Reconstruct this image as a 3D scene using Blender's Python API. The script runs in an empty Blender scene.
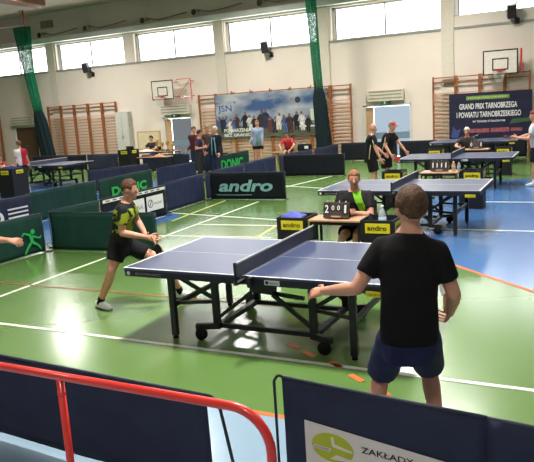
import bpy, bmesh, math, random
from mathutils import Vector, Matrix, noise
random.seed(4)
PI = math.pi
COL = bpy.context.scene.collection
V = Vector

# ------------------------------------------------------------------ materials
def s2l(c):
    return tuple(((x/255)/12.92 if x/255 <= .04045 else ((x/255+.055)/1.055)**2.4) for x in c)
MATS = {}
def mat(name, rgb, rough=.6, spec=.3, var=.08, scale=12., bump=0., bscale=60., metal=0., coat=0.):
    if name in MATS: return MATS[name]
    m = bpy.data.materials.new(name); m.use_nodes = True
    nt = m.node_tree; b = nt.nodes['Principled BSDF']
    c = s2l(rgb)
    tc = nt.nodes.new('ShaderNodeTexCoord')
    nz = nt.nodes.new('ShaderNodeTexNoise'); nz.inputs['Scale'].default_value = scale; nz.inputs['Detail'].default_value = 3
    nt.links.new(tc.outputs['Object'], nz.inputs['Vector'])
    rp = nt.nodes.new('ShaderNodeValToRGB')
    rp.color_ramp.elements[0].position = .3; rp.color_ramp.elements[1].position = .7
    rp.color_ramp.elements[0].color = tuple(x*(1-var) for x in c)+(1,)
    rp.color_ramp.elements[1].color = tuple(min(1, x*(1+var)) for x in c)+(1,)
    nt.links.new(nz.outputs['Fac'], rp.inputs['Fac']); nt.links.new(rp.outputs['Color'], b.inputs['Base Color'])
    b.inputs['Roughness'].default_value = rough; b.inputs['Specular IOR Level'].default_value = spec
    b.inputs['Metallic'].default_value = metal; b.inputs['Coat Weight'].default_value = coat
    if bump:
        n2 = nt.nodes.new('ShaderNodeTexNoise'); n2.inputs['Scale'].default_value = bscale
        bp = nt.nodes.new('ShaderNodeBump'); bp.inputs['Strength'].default_value = bump; bp.inputs['Distance'].default_value = .02
        nt.links.new(tc.outputs['Object'], n2.inputs['Vector']); nt.links.new(n2.outputs['Fac'], bp.inputs['Height'])
        nt.links.new(bp.outputs['Normal'], b.inputs['Normal'])
    MATS[name] = m
    return m
def floor_mat(name, rgb, rough=.22, spec=.5, var=.05):
    m = mat(name, rgb, rough, spec, var, .8, coat=.5)
    nt = m.node_tree; b = nt.nodes['Principled BSDF']; b.inputs['Coat Roughness'].default_value = .16
    tc = nt.nodes.new('ShaderNodeTexCoord'); n2 = nt.nodes.new('ShaderNodeTexNoise'); n2.inputs['Scale'].default_value = 1.2
    mr = nt.nodes.new('ShaderNodeMapRange'); mr.inputs['To Min'].default_value = rough-.02; mr.inputs['To Max'].default_value = rough+.02
    nt.links.new(tc.outputs['Object'], n2.inputs['Vector']); nt.links.new(n2.outputs['Fac'], mr.inputs['Value'])
    nt.links.new(mr.outputs['Result'], b.inputs['Roughness'])
    return m
def seethrough(name, rgb, opaque, rough=.8, mesh_scale=0):
    m = mat(name, rgb, rough, .2)
    nt = m.node_tree; b = nt.nodes['Principled BSDF']; out = nt.nodes['Material Output']
    t = nt.nodes.new('ShaderNodeBsdfTransparent'); mx = nt.nodes.new('ShaderNodeMixShader'); mx.inputs[0].default_value = opaque
    if mesh_scale:
        tc = nt.nodes.new('ShaderNodeTexCoord'); vo = nt.nodes.new('ShaderNodeTexVoronoi'); vo.inputs['Scale'].default_value = mesh_scale
        mr = nt.nodes.new('ShaderNodeMapRange'); mr.inputs['From Min'].default_value = .15; mr.inputs['From Max'].default_value = .7
        mr.inputs['To Min'].default_value = max(0, opaque-.35); mr.inputs['To Max'].default_value = min(1, opaque+.3)
        nt.links.new(tc.outputs['Object'], vo.inputs['Vector']); nt.links.new(vo.outputs['Distance'], mr.inputs['Value'])
        nt.links.new(mr.outputs['Result'], mx.inputs[0])
    nt.links.new(t.outputs[0], mx.inputs[1]); nt.links.new(b.outputs[0], mx.inputs[2]); nt.links.new(mx.outputs[0], out.inputs['Surface'])
    return m
def glass(name, tint, gloss=.08):
    if name in MATS: return MATS[name]
    m = bpy.data.materials.new(name); m.use_nodes = True; nt = m.node_tree
    for n in list(nt.nodes):
        if n.type == 'BSDF_PRINCIPLED': nt.nodes.remove(n)
    out = nt.nodes['Material Output']
    t = nt.nodes.new('ShaderNodeBsdfTransparent'); t.inputs[0].default_value = tint+(1,)
    g = nt.nodes.new('ShaderNodeBsdfGlossy'); g.inputs['Roughness'].default_value = .08
    mx = nt.nodes.new('ShaderNodeMixShader'); mx.inputs[0].default_value = gloss
    nt.links.new(t.outputs[0], mx.inputs[1]); nt.links.new(g.outputs[0], mx.inputs[2]); nt.links.new(mx.outputs[0], out.inputs['Surface'])
    MATS[name] = m
    return m
def two_tone(name, a, b_, kind, rough=.7, **k):
    """garment cloth with a printed second colour: kind is a function adding nodes that give a 0..1 mask"""
    m = mat(name, a, rough, .2); nt = m.node_tree; b = nt.nodes['Principled BSDF']
    tc = nt.nodes.new('ShaderNodeTexCoord'); fac = kind(nt, tc)
    mx = nt.nodes.new('ShaderNodeMix'); mx.data_type = 'RGBA'
    src = b.inputs['Base Color'].links[0].from_socket
    nt.links.new(fac, mx.inputs['Factor']); nt.links.new(src, mx.inputs['A']); mx.inputs['B'].default_value = s2l(b_)+(1,)
    nt.links.new(mx.outputs['Result'], b.inputs['Base Color'])
    return m
def mnode(nt, op, a, b=None):
    n = nt.nodes.new('ShaderNodeMath'); n.operation = op
    for i, x in enumerate((a, b)):
        if x is None: continue
        if isinstance(x, (int, float)): n.inputs[i].default_value = x
        else: nt.links.new(x, n.inputs[i])
    return n.outputs[0]

# ------------------------------------------------------------------ mesh builder
class MB:
    def __init__(s): s.v = []; s.f = []; s.m = []; s.mi = 0
    def add(s, vs, fs):
        o = len(s.v); s.v += [V(p) for p in vs]
        for f in fs: s.f.append([i+o for i in f]); s.m.append(s.mi)
        return s
    def box(s, c, d, M=None):
        hx, hy, hz = d[0]/2, d[1]/2, d[2]/2; c = V(c)
        p = [V((x, y, z)) for x in (-hx, hx) for y in (-hy, hy) for z in (-hz, hz)]
        p = [c+((M @ q) if M else q) for q in p]
        return s.add(p, [(0, 1, 3, 2), (4, 6, 7, 5), (0, 4, 5, 1), (2, 3, 7, 6), (0, 2, 6, 4), (1, 5, 7, 3)])
    def span(s, a, b):
        a, b = V(a), V(b); return s.box((a+b)/2, [abs(x) for x in (b-a)])
    def beam(s, p, q, w, h, up=(0, 0, 1)):
        p, q = V(p), V(q); d = (q-p); L = d.length; x = d.normalized(); y = V(up).cross(x)
        if y.length < 1e-4: y = V((0, 1, 0)).cross(x)
        y.normalize(); z = x.cross(y); M = Matrix((x, y, z)).transposed()
        return s.box((p+q)/2, (L, w, h), M)
    def rings(s, R, cap=True):
        n = len(R[0]); vs = [p for r in R for p in r]; fs = []
        for i in range(len(R)-1):
            for j in range(n):
                k = (j+1) % n; fs.append((i*n+j, i*n+k, (i+1)*n+k, (i+1)*n+j))
        if cap: fs.append(tuple(range(n-1, -1, -1))); fs.append(tuple((len(R)-1)*n+j for j in range(n)))
        return s.add(vs, fs)
    def cyl(s, p, q, r, r2=None, n=12):
        p, q = V(p), V(q); r2 = r if r2 is None else r2
        a, b = frame(q-p)
        return s.rings([[c+a*rr*math.cos(2*PI*j/n)+b*rr*math.sin(2*PI*j/n) for j in range(n)] for c, rr in ((p, r), (q, r2))])
    def tube(s, pts, r, n=10):
        pts = [V(p) for p in pts]; R = []; a = None
        for i, p in enumerate(pts):
            d = (pts[min(i+1, len(pts)-1)]-pts[max(i-1, 0)]).normalized()
            if a is None: a, b = frame(d)
            else: a = (a-d*a.dot(d)).normalized(); b = d.cross(a)
            rr = r[i] if isinstance(r, (list, tuple)) else r
            R.append([p+a*rr*math.cos(2*PI*j/n)+b*rr*math.sin(2*PI*j/n) for j in range(n)])
        return s.rings(R)
    def loft(s, secs, n=20, e=2.):
        """secs: (centre, half-width vector, half-depth vector)"""
        R = []
        for c, a, b in secs:
            c, a, b = V(c), V(a), V(b); r = []
            for j in range(n):
                t = 2*PI*j/n; ct, st = math.cos(t), math.sin(t)
                r.append(c+a*math.copysign(abs(ct)**(2/e), ct)+b*math.copysign(abs(st)**(2/e), st))
            R.append(r)
        return s.rings(R)
    def cone(s, p, r1, q, r2, n=12, k=4):
        """round cone (capsule with two radii)"""
        p, q = V(p), V(q); d = q-p
        if d.length < 1e-6: d = V((0, 0, 1e-5))
        u = d.normalized(); a, b = frame(u); R = []
        for i in range(k+1):
            t = -PI/2+PI/2*i/k*(1 if i else .98) if i else -PI/2*.97
            R.append((p+u*r1*math.sin(t), r1*math.cos(t)))
        for i in range(k+1):
            t = PI/2*i/k if i < k else PI/2*.97
            R.append((q+u*r2*math.sin(t), r2*math.cos(t)))
        return s.rings([[c+a*rr*math.cos(2*PI*j/n)+b*rr*math.sin(2*PI*j/n) for j in range(n)] for c, rr in R])
    def ell(s, c, X, Y, Z, nu=16, nv=10):
        c, X, Y, Z = V(c), V(X), V(Y), V(Z); R = []
        for i in range(nv+1):
            t = -PI/2*.985+PI*.985*i/nv
            R.append([c+Z*math.sin(t)+(X*math.cos(2*PI*j/nu)+Y*math.sin(2*PI*j/nu))*math.cos(t) for j in range(nu)])
        return s.rings(R)
    def poly(s, pts, thick, nrm):
        n = len(pts); nrm = V(nrm); a = [V(p) for p in pts]; b = [p+nrm*thick for p in a]
        return s.add(a+b, [tuple(range(n-1, -1, -1)), tuple(range(n, 2*n))]+[(i, (i+1) % n, (i+1) % n+n, i+n) for i in range(n)])
    def build(s, name, m, parent=None, smooth=False, bevel=0, loc=None):
        root = V((0, 0, 0))
        if parent is not None:
            r = parent
            while r.parent: r = r.parent
            root = V(r.location)
        elif loc is not None: root = V(loc)
        me = bpy.data.meshes.new(name)
        me.from_pydata([tuple(p-root) for p in s.v], [], s.f)
        ms = m if isinstance(m, (list, tuple)) else [m]
        for x in ms: me.materials.append(x)
        for p, i in zip(me.polygons, s.m): p.material_index = min(i, len(ms)-1); p.use_smooth = smooth
        bm = bmesh.new(); bm.from_mesh(me); bmesh.ops.recalc_face_normals(bm, faces=bm.faces); bm.to_mesh(me); bm.free()
        me.update()
        o = bpy.data.objects.new(name, me); COL.objects.link(o)
        if parent is not None: o.parent = parent
        else: o.location = root
        if bevel:
            b = o.modifiers.new('Bevel', 'BEVEL'); b.width = bevel; b.segments = 2; b.limit_method = 'ANGLE'
        return o
def frame(d):
    d = V(d).normalized(); t = V((0, 0, 1)) if abs(d.z) < .9 else V((1, 0, 0))
    a = t.cross(d).normalized(); return a, d.cross(a)
def thing(name, label, cat, loc, group=None):
    o = bpy.data.objects.new(name, None); COL.objects.link(o); o.location = loc; o.empty_display_size = .1
    return tag(o, label, cat, group)
def tag(o, label, cat, group=None):
    o['label'] = label; o['category'] = cat
    if group: o['group'] = group
    return o
def struct(o): o['kind'] = 'structure'; return o
def copy_tree(o, loc=None, label=None, parent=None):
    c = o.copy(); COL.objects.link(c)
    if parent is not None: c.parent = parent
    if loc is not None: c.location = loc
    if label: c['label'] = label
    for ch in list(o.children): copy_tree(ch, None, None, c)
    return c
def remesh(mb, voxel, smooth=6):
    me = bpy.data.meshes.new('tmp'); me.from_pydata([tuple(p) for p in mb.v], [], mb.f)
    bm = bmesh.new(); bm.from_mesh(me); bmesh.ops.recalc_face_normals(bm, faces=bm.faces); bm.to_mesh(me); bm.free()
    o = bpy.data.objects.new('tmp', me); COL.objects.link(o)
    r = o.modifiers.new('R', 'REMESH'); r.mode = 'VOXEL'; r.voxel_size = voxel
    if smooth: sm = o.modifiers.new('S', 'SMOOTH'); sm.iterations = smooth; sm.factor = .5
    ev = o.evaluated_get(bpy.context.evaluated_depsgraph_get()); m2 = ev.to_mesh()
    out = MB(); out.add([v.co.copy() for v in m2.vertices], [tuple(p.vertices) for p in m2.polygons])
    ev.to_mesh_clear(); bpy.data.objects.remove(o); bpy.data.meshes.remove(me)
    return out
TXT = {}
def text(name, s, m, parent, origin, right, up, width=None, height=.1, thick=.0015, bold=0., loc=None, shear=0., align='L'):
    """flat raised lettering laid in the plane (right, up) with its lower left corner at origin"""
    key = (s, bold, shear)
    if key not in TXT:
        cu = bpy.data.curves.new('t', 'FONT'); cu.body = s; cu.size = 1; cu.offset = bold; cu.shear = shear; cu.resolution_u = 3
        o = bpy.data.objects.new('t', cu); COL.objects.link(o)
        ev = o.evaluated_get(bpy.context.evaluated_depsgraph_get()); me = ev.to_mesh()
        TXT[key] = ([v.co.copy() for v in me.vertices], [tuple(p.vertices) for p in me.polygons])
        ev.to_mesh_clear(); bpy.data.objects.remove(o)
    vs, fs = TXT[key]
    x0 = min(v.x for v in vs); x1 = max(v.x for v in vs); y0 = min(v.y for v in vs); y1 = max(v.y for v in vs)
    sy = height/(y1-y0); sx = width/(x1-x0) if width else sy
    right, up, origin = V(right).normalized(), V(up).normalized(), V(origin); n = right.cross(up)
    mb = MB(); off = n*thick
    mb.add([origin+off+right*(v.x-x0)*sx+up*(v.y-y0)*sy for v in vs], fs)
    return mb.build(name, m, parent, loc=loc)

# ------------------------------------------------------------------ palette
M_black = mat('black_metal', (26, 27, 30), .45, .4)
M_rubber = mat('black_rubber', (20, 20, 21), .8, .2)
M_navyf = mat('navy_fabric', (43, 47, 66), .8, .2, .12, 4, .15, 8)
M_bluef = mat('blue_fabric', (36, 44, 74), .8, .2, .12, 4, .15, 8)
M_greenf = mat('dark_green_fabric', (24, 58, 50), .8, .2, .1, 4, .15, 8)
M_blackf = mat('black_fabric', (24, 27, 34), .8, .2, .1, 4, .15, 8)
M_top = mat('table_top_blue', (57, 67, 97), .32, .5, .04, 3)
M_apron = mat('table_apron', (24, 25, 38), .5, .4)
M_white = mat('white_paint', (225, 225, 220), .5, .3, .03)
M_yellow = mat('yellow_plate', (214, 200, 40), .5, .3, .05)
M_ink = mat('black_print', (25, 25, 22), .6, .2)
M_wood = mat('pale_wood', (178, 140, 110), .5, .3, .12, 6)
M_barwood = mat('bar_wood_rung', (196, 156, 122), .5, .3, .1, 5)
M_upright = mat('bar_wood_upright', (150, 92, 52), .5, .3, .12, 5)
M_wall = mat('wall_cream', (226, 213, 200), .85, .2, .04, .6)
M_wallhi = mat('wall_upper_taupe', (196, 184, 174), .9, .2, .06, .8)
M_frame = mat('window_frame_white', (215, 218, 212), .5, .3, .03)
M_glass = glass('window_glass', (.97, .98, .98), .04)
M_logo_green = mat('logo_green', (50, 176, 88), .6, .2)
M_logo_teal = mat('logo_pale_teal', (140, 190, 192), .6, .2)
M_red = mat('red_paint', (214, 50, 40), .3, .5, .04, coat=.3)
M_skin = mat('skin', (206, 150, 122), .55, .3, .06, 9)
M_skin2 = mat('skin_ruddy', (206, 150, 126), .55, .3, .06, 9)
M_eye = mat('eye_white', (200, 190, 180), .3, .4, .02)
M_iris = mat('eye_dark', (40, 30, 25), .3, .4, .02)
M_lip = mat('lip', (160, 92, 84), .5, .3, .04)
M_steel = mat('grey_steel', (150, 152, 150), .35, .5, .04, metal=.7)

# ------------------------------------------------------------------ camera (solved from the table-tennis tables)
yaw, pitch, roll = -.468, .1876, -.0623
f = V((math.sin(yaw)*math.cos(pitch), math.cos(yaw)*math.cos(pitch), -math.sin(pitch)))
r = V((math.cos(yaw), -math.sin(yaw), 0)); u = r.cross(f)
c_, s_ = math.cos(roll), math.sin(roll)
r, u = c_*r+s_*u, c_*u-s_*r
cam = bpy.data.cameras.new('camera'); cam.sensor_fit = 'HORIZONTAL'; cam.sensor_width = 36; cam.lens = 646.18/534*36
cam.clip_start = .05; cam.clip_end = 200
co = bpy.data.objects.new('camera', cam); COL.objects.link(co)
Mx = Matrix((r, u, -f)).transposed().to_4x4(); Mx.translation = V((2.7582, -5.7045, 2.231)); co.matrix_world = Mx
bpy.context.scene.camera = co

# ------------------------------------------------------------------ setting: floor
M_fg = floor_mat('floor_green', (98, 132, 68))
M_fb = floor_mat('floor_blue', (72, 120, 178))
M_fn = floor_mat('floor_blue_with_glare', (142, 168, 186))  # blue surround with floor glare painted into a paler base colour
M_line_w = mat('line_white', (232, 232, 218), .35, .4, .04)
M_line_y = mat('line_yellow', (205, 205, 110), .35, .4, .04)
M_line_o = mat('line_orange', (222, 112, 58), .35, .4, .04)
M_line_b = mat('line_brown', (140, 84, 50), .35, .4, .04)
X0, X1, Y0, Y1 = -31., 13., -10., 20.
fl = struct(MB().span((X0, Y0, -.2), (X1, Y1, 0)).build('floor', M_fg))
def zone(name, pts, m, h=.002):
    return struct(MB().poly([(x, y, .0) for x, y in pts], h, (0, 0, 1)).build(name, m, fl))
arc = [(3.6, -.2), (2.9, 1.1), (2.24, 1.93), (1.72, 2.42), (1.19, 2.94), (.6, 3.75), (.1, 4.8), (-.25, 6.0), (-.4, 7.5), (-.4, 12.3)]
zone('painted_zone', [(X0, Y0), (X1, Y0), (X1, -1.77), (X0, -1.77)], M_fn)
zone('painted_zone', arc+[(X1, 12.3), (X1, -.2)], M_fb)
zone('painted_zone', [(X0, 8.2), (-9.0, 8.2), (-9.0, 12.4), (X0, 12.4)], M_fb)
zone('painted_zone', [(-9.2, 3.), (-5.85, 3.), (-5.15, 5.7), (-5.6, 6.45), (-9.2, 6.45)], M_fb)
def line(p, q, w, m):
    p, q = V((p[0], p[1], 0)), V((q[0], q[1], 0)); d = (q-p).normalized(); n = V((-d.y, d.x, 0))*w/2
    return struct(MB().poly([p-n, q-n, q+n, p+n], .004, (0, 0, 1)).build('painted_line', m, fl))
line((X0, -1.76), (4, -1.76), .05, M_line_o)
for a, b in zip(arc[:-2], arc[1:-1]): line(a, b, .06, M_line_o)
line((-6, -.785), (6, -.72), .05, M_line_w)
line((-5.7, .61), (-.2, .68), .05, M_line_b)
line((-4.15, -.785), (-4.45, 8.2), .05, M_line_w)
line((-5.15, 5.5), (-5.45, 8.3), .05, M_line_y)
line((-5.8, 6.44), (-2.6, 5.85), .05, M_line_w)
line((-4.4, 5.2), (-2.3, 5.33), .05, M_line_w)
line((-4.45, 4.06), (-2.2, 4.24), .05, M_line_w)
line((-2.45, 4.16), (-2.6, 5.3), .05, M_line_y)
line((-4.95, 10.8), (-4.5, 13.4), .06, M_line_w)
line((-6, 11.5), (-1.2, 9.6), .05, M_line_w)
line((.3, 8.45), (X1, 8.4), .06, M_line_w)
line((.3, 5.41), (X1, 5.41), .06, M_line_w)
line((X0, 9.4), (-9, 9.4), .05, M_line_w)
for cx, cy, a in ((.30, -.43, -.5), (.51, -.57, -.55), (.83, -.73, -.58), (1.09, -.94, -.62), (1.66, -1.3, -.66), (1.36, -1.12, -.64)):
    d = V((math.cos(a), math.sin(a), 0))*.085
    line((cx-d.x, cy-d.y), (cx+d.x, cy+d.y), .055, M_line_o)

# ------------------------------------------------------------------ setting: back wall, windows, doors, ceiling
WY = 20.0
bays = [(-31., -26.75), (-26.35, -22.25), (-21.55, -17.28), (-16.65, -12.3), (-11.72, -7.4), (-6.75, -2.37), (-1.89, 2.4), (3.0, 7.3), (7.9, 12.6)]
doors = [(-25.2, -23.42), (-15.38, -13.75), (-5.52, -3.56)]
wb = MB()
x = X0
for a, b in doors: wb.span((x, WY, 0), (a, WY+.35, 2.07)); x = b
wb.span((x, WY, 0), (X1, WY+.35, 2.07))
wb.span((X0, WY, 2.07), (X1, WY+.35, 4.76))
wb.span((-1.89, WY, 4.76), (X1, WY+.35, 5.15))
x = X0
for a, b in bays:
    if a > x: wb.span((x, WY, 4.76), (a, WY+.35, 6.04))
    x = b
wb.span((x, WY, 4.76), (X1, WY+.35, 6.04)); wb.span((X0, WY, 6.04), (X1, WY+.35, 6.36))
struct(wb.build('wall_back', M_wall))
struct(MB().span((X0, WY-.02, 6.36), (X1, WY+.35, 7.6)).build('wall_upper', M_wallhi))
struct(MB().span((X0, WY-.28, 6.12), (X1, WY, 6.36)).build('trim_1', M_frame))
struct(MB().span((X0, WY-.03, 4.68), (X1, WY, 4.76)).build('trim_2', mat('sill_grey', (150, 150, 144), .6)))
for i, xx in enumerate((-21.9, -12.0, -7.1, -2.13, 2.7)):
    struct(MB().span((xx-.23, WY-.06, 0), (xx+.23, WY, 6.12)).build('trim_%d' % (i+3), mat('pilaster_cream', (212, 202, 186), .8, .2, .04)))
for i, (a, b) in enumerate(bays):
    zb = 5.15 if a > -2 else 4.76
    w = MB(); y0, y1 = WY+.16, WY+.24
    for p, q in (((a, zb), (a+.12, 6.04)), ((b-.06, zb), (b, 6.04)), ((a, zb), (b, zb+.05)), ((a, 5.96), (b, 6.04))):
        w.span((p[0], y0, p[1]), (q[0], y1, q[1]))
    o = struct(w.build('window_%d' % (i+1), M_frame))
    mg = mat('mullion_grey', (120, 120, 118), .5)
    MB().span(((a+b)/2-.03, y0, zb+.05), ((a+b)/2+.03, y1, 5.96)).span((a+.12, y0, zb+.05), (a+.17, y1, 5.96)).build('mullion', mg, o)
    MB().span((a+.1, WY+.19, zb+.04), (b-.05, WY+.2, 5.97)).build('pane', M_glass, o)
# ---- doors
def wall_door(i, a, b, tint, leaf):
    fr = MB(); zt = 2.07
    fr.span((a, WY-.03, 0), (a+.1, WY+.3, zt)).span((b-.06, WY-.03, 0), (b, WY+.3, zt)).span((a, WY-.03, zt-.05), (b, WY+.3, zt+.03))
    d = struct(fr.build('door_%d' % i, mat('door_frame_white', (214, 214, 208), .5)))
    MB().span((a+.1, WY+.02, .02), (a+.42, WY+.07, zt-.06)).build('door_leaf', leaf, d)
    MB().span((a+.42, WY+.1, .02), (b-.06, WY+.12, zt-.06)).build('pane', tint, d)
    MB().span((a+.42, WY+.06, .72), (b-.06, WY+.1, .98)).build('rail', mat('door_rail_grey', (120, 140, 155), .5), d)
M_tan = mat('tan_door', (196, 158, 118), .6, .3, .06)
wall_door(1, -5.52, -3.56, glass('door_glass_bright', (.235, .262, .285), .03), M_tan)
wall_door(2, -15.38, -13.75, glass('door_glass_dim', (.15, .158, .162), .03), M_tan)
fr = MB().span((-25.2, WY-.03, 0), (-25.05, WY+.3, 2.07)).span((-23.5, WY-.03, 0), (-23.42, WY+.3, 2.07)).span((-25.2, WY-.03, 2.0), (-23.42, WY+.3, 2.1))
d3 = struct(fr.build('door_3', mat('door_frame_white', (214, 214, 208), .5)))
MB().span((-25.05, WY+.05, .01), (-23.5, WY+.1, 2.0)).build('door_leaf', mat('doorway_shade_brown', (92, 70, 52), .6), d3)  # brown slab stands in for the shade of a dark open doorway
for k in (-24.62, -23.98):
    MB().span((k-.2, WY+.03, .25), (k+.2, WY+.05, 1.85)).build('door_panel', mat('doorway_shade_brown', (92, 70, 52), .6), d3)
MB().tube([(-24.25, WY+.05, 1.02), (-24.25, WY-.02, 1.02), (-24.38, WY-.02, 1.02)], .012).build('door_handle', M_steel, d3, True)
# ---- side walls and ceiling
struct(MB().span((X0-.3, Y0, 0), (X0, WY+.35, 7.6)).build('wall_left', M_wall))
struct(MB().span((X1, Y0, 0), (X1+.3, WY+.35, 7.6)).build('wall_right', M_wall))
struct(MB().span((X0-.3, Y0-.3, 0), (X1+.3, Y0, 7.6)).build('wall_front', M_wall))
M_ceil = mat('ceiling_taupe', (178, 166, 156), .9, .2, .05, 1)
struct(MB().span((X0, Y0, 7.6), (X1, WY+.35, 7.9)).build('ceiling', M_ceil))
M_glulam = mat('timber_brown', (112, 72, 44), .6, .3, .15, 3)
for i, xx in enumerate((-19.4, -12.7, -6.0, .7)):
    struct(MB().span((xx-.42, -9.8, 7.28), (xx+.42, 17.0, 7.6)).build('trim_%d' % (i+10), M_glulam))

# ---- lamps
def ceiling_lamp(x, y, lab, pw, first=[None]):
    if first[0] is None:
        t = thing('ceiling_lamp', lab, 'lamp', (x, y, 7.6), 'ceiling lamps over the hall')
        h = MB().span((x-.6, y-.6, 7.5), (x+.6, y-.56, 7.6)).span((x-.6, y+.56, 7.5), (x+.6, y+.6, 7.6)).span((x-.6, y-.56, 7.5), (x-.56, y+.56, 7.6)).span((x+.56, y-.56, 7.5), (x+.6, y+.56, 7.6))
        h.build('housing', M_steel, t)
        em = bpy.data.materials.new('lamp_diffuser'); em.use_nodes = True
        b = em.node_tree.nodes['Principled BSDF']; b.inputs['Emission Color'].default_value = (1, .93, .82, 1); b.inputs['Emission Strength'].default_value = 3
        MB().span((x-.56, y-.56, 7.56), (x+.56, y+.56, 7.6)).build('diffuser', em, t)
        first[0] = t
    else:
        t = copy_tree(first[0], (x, y, 7.6), lab)
    L = bpy.data.lights.new('lamp_light', 'AREA'); L.shape = 'SQUARE'; L.size = 1.1; L.energy = pw; L.color = (1, .965, .925); L.spread = PI*.85
    lo = bpy.data.objects.new('lamp_light', L); COL.objects.link(lo); lo.location = (x, y, 7.49)
K = 430
ceiling_lamp(2.5, -7.0, 'added square ceiling lamp behind the red handrail, lighting surfaces that face the camera', K*.5)  # unseen lamp, added to light surfaces turned towards the camera
ceiling_lamp(0, -.05, 'square ceiling lamp straight above the nearest blue table', K*3.0)
ceiling_lamp(-.1, 5.6, 'square ceiling lamp above the second blue table', K)
ceiling_lamp(-.2, 11.2, 'square ceiling lamp above the third blue table', K*1.3)
ceiling_lamp(-2.5, 15.8, 'added square ceiling lamp brightening the back wall by the tournament banner', K*1.5)  # added out of view so the back wall gets more light
ceiling_lamp(-9.5, 15.8, 'added square ceiling lamp brightening the back wall by the group poster', K*1.5)  # second unseen lamp added to brighten the back wall
ceiling_lamp(-9.5, -4.5, 'square ceiling lamp above the left barriers', K*.6)
ceiling_lamp(-7.5, 8.5, 'square ceiling lamp above the andro barrier', K*.8)
ceiling_lamp(-15, 6.5, 'square ceiling lamp in front of the far left table', K)
ceiling_lamp(-18, 15, 'square ceiling lamp by the left wall bars', K*2)
ceiling_lamp(6.5, 8, 'square ceiling lamp above the blue floor on the right', K*.6)
w = bpy.data.worlds.new('world'); bpy.context.scene.world = w; w.use_nodes = True
nt = w.node_tree; bg = nt.nodes['Background']
sky = nt.nodes.new('ShaderNodeTexSky'); sky.sky_type = 'HOSEK_WILKIE'; sky.turbidity = 8; sky.sun_direction = (-.4, .5, .75)
mx = nt.nodes.new('ShaderNodeMix'); mx.data_type = 'RGBA'; mx.inputs['Factor'].default_value = .93
mx.inputs['B'].default_value = (1, 1, 1, 1)
nt.links.new(sky.outputs[0], mx.inputs['A']); nt.links.new(mx.outputs['Result'], bg.inputs['Color']); bg.inputs['Strength'].default_value = 12.0

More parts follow.
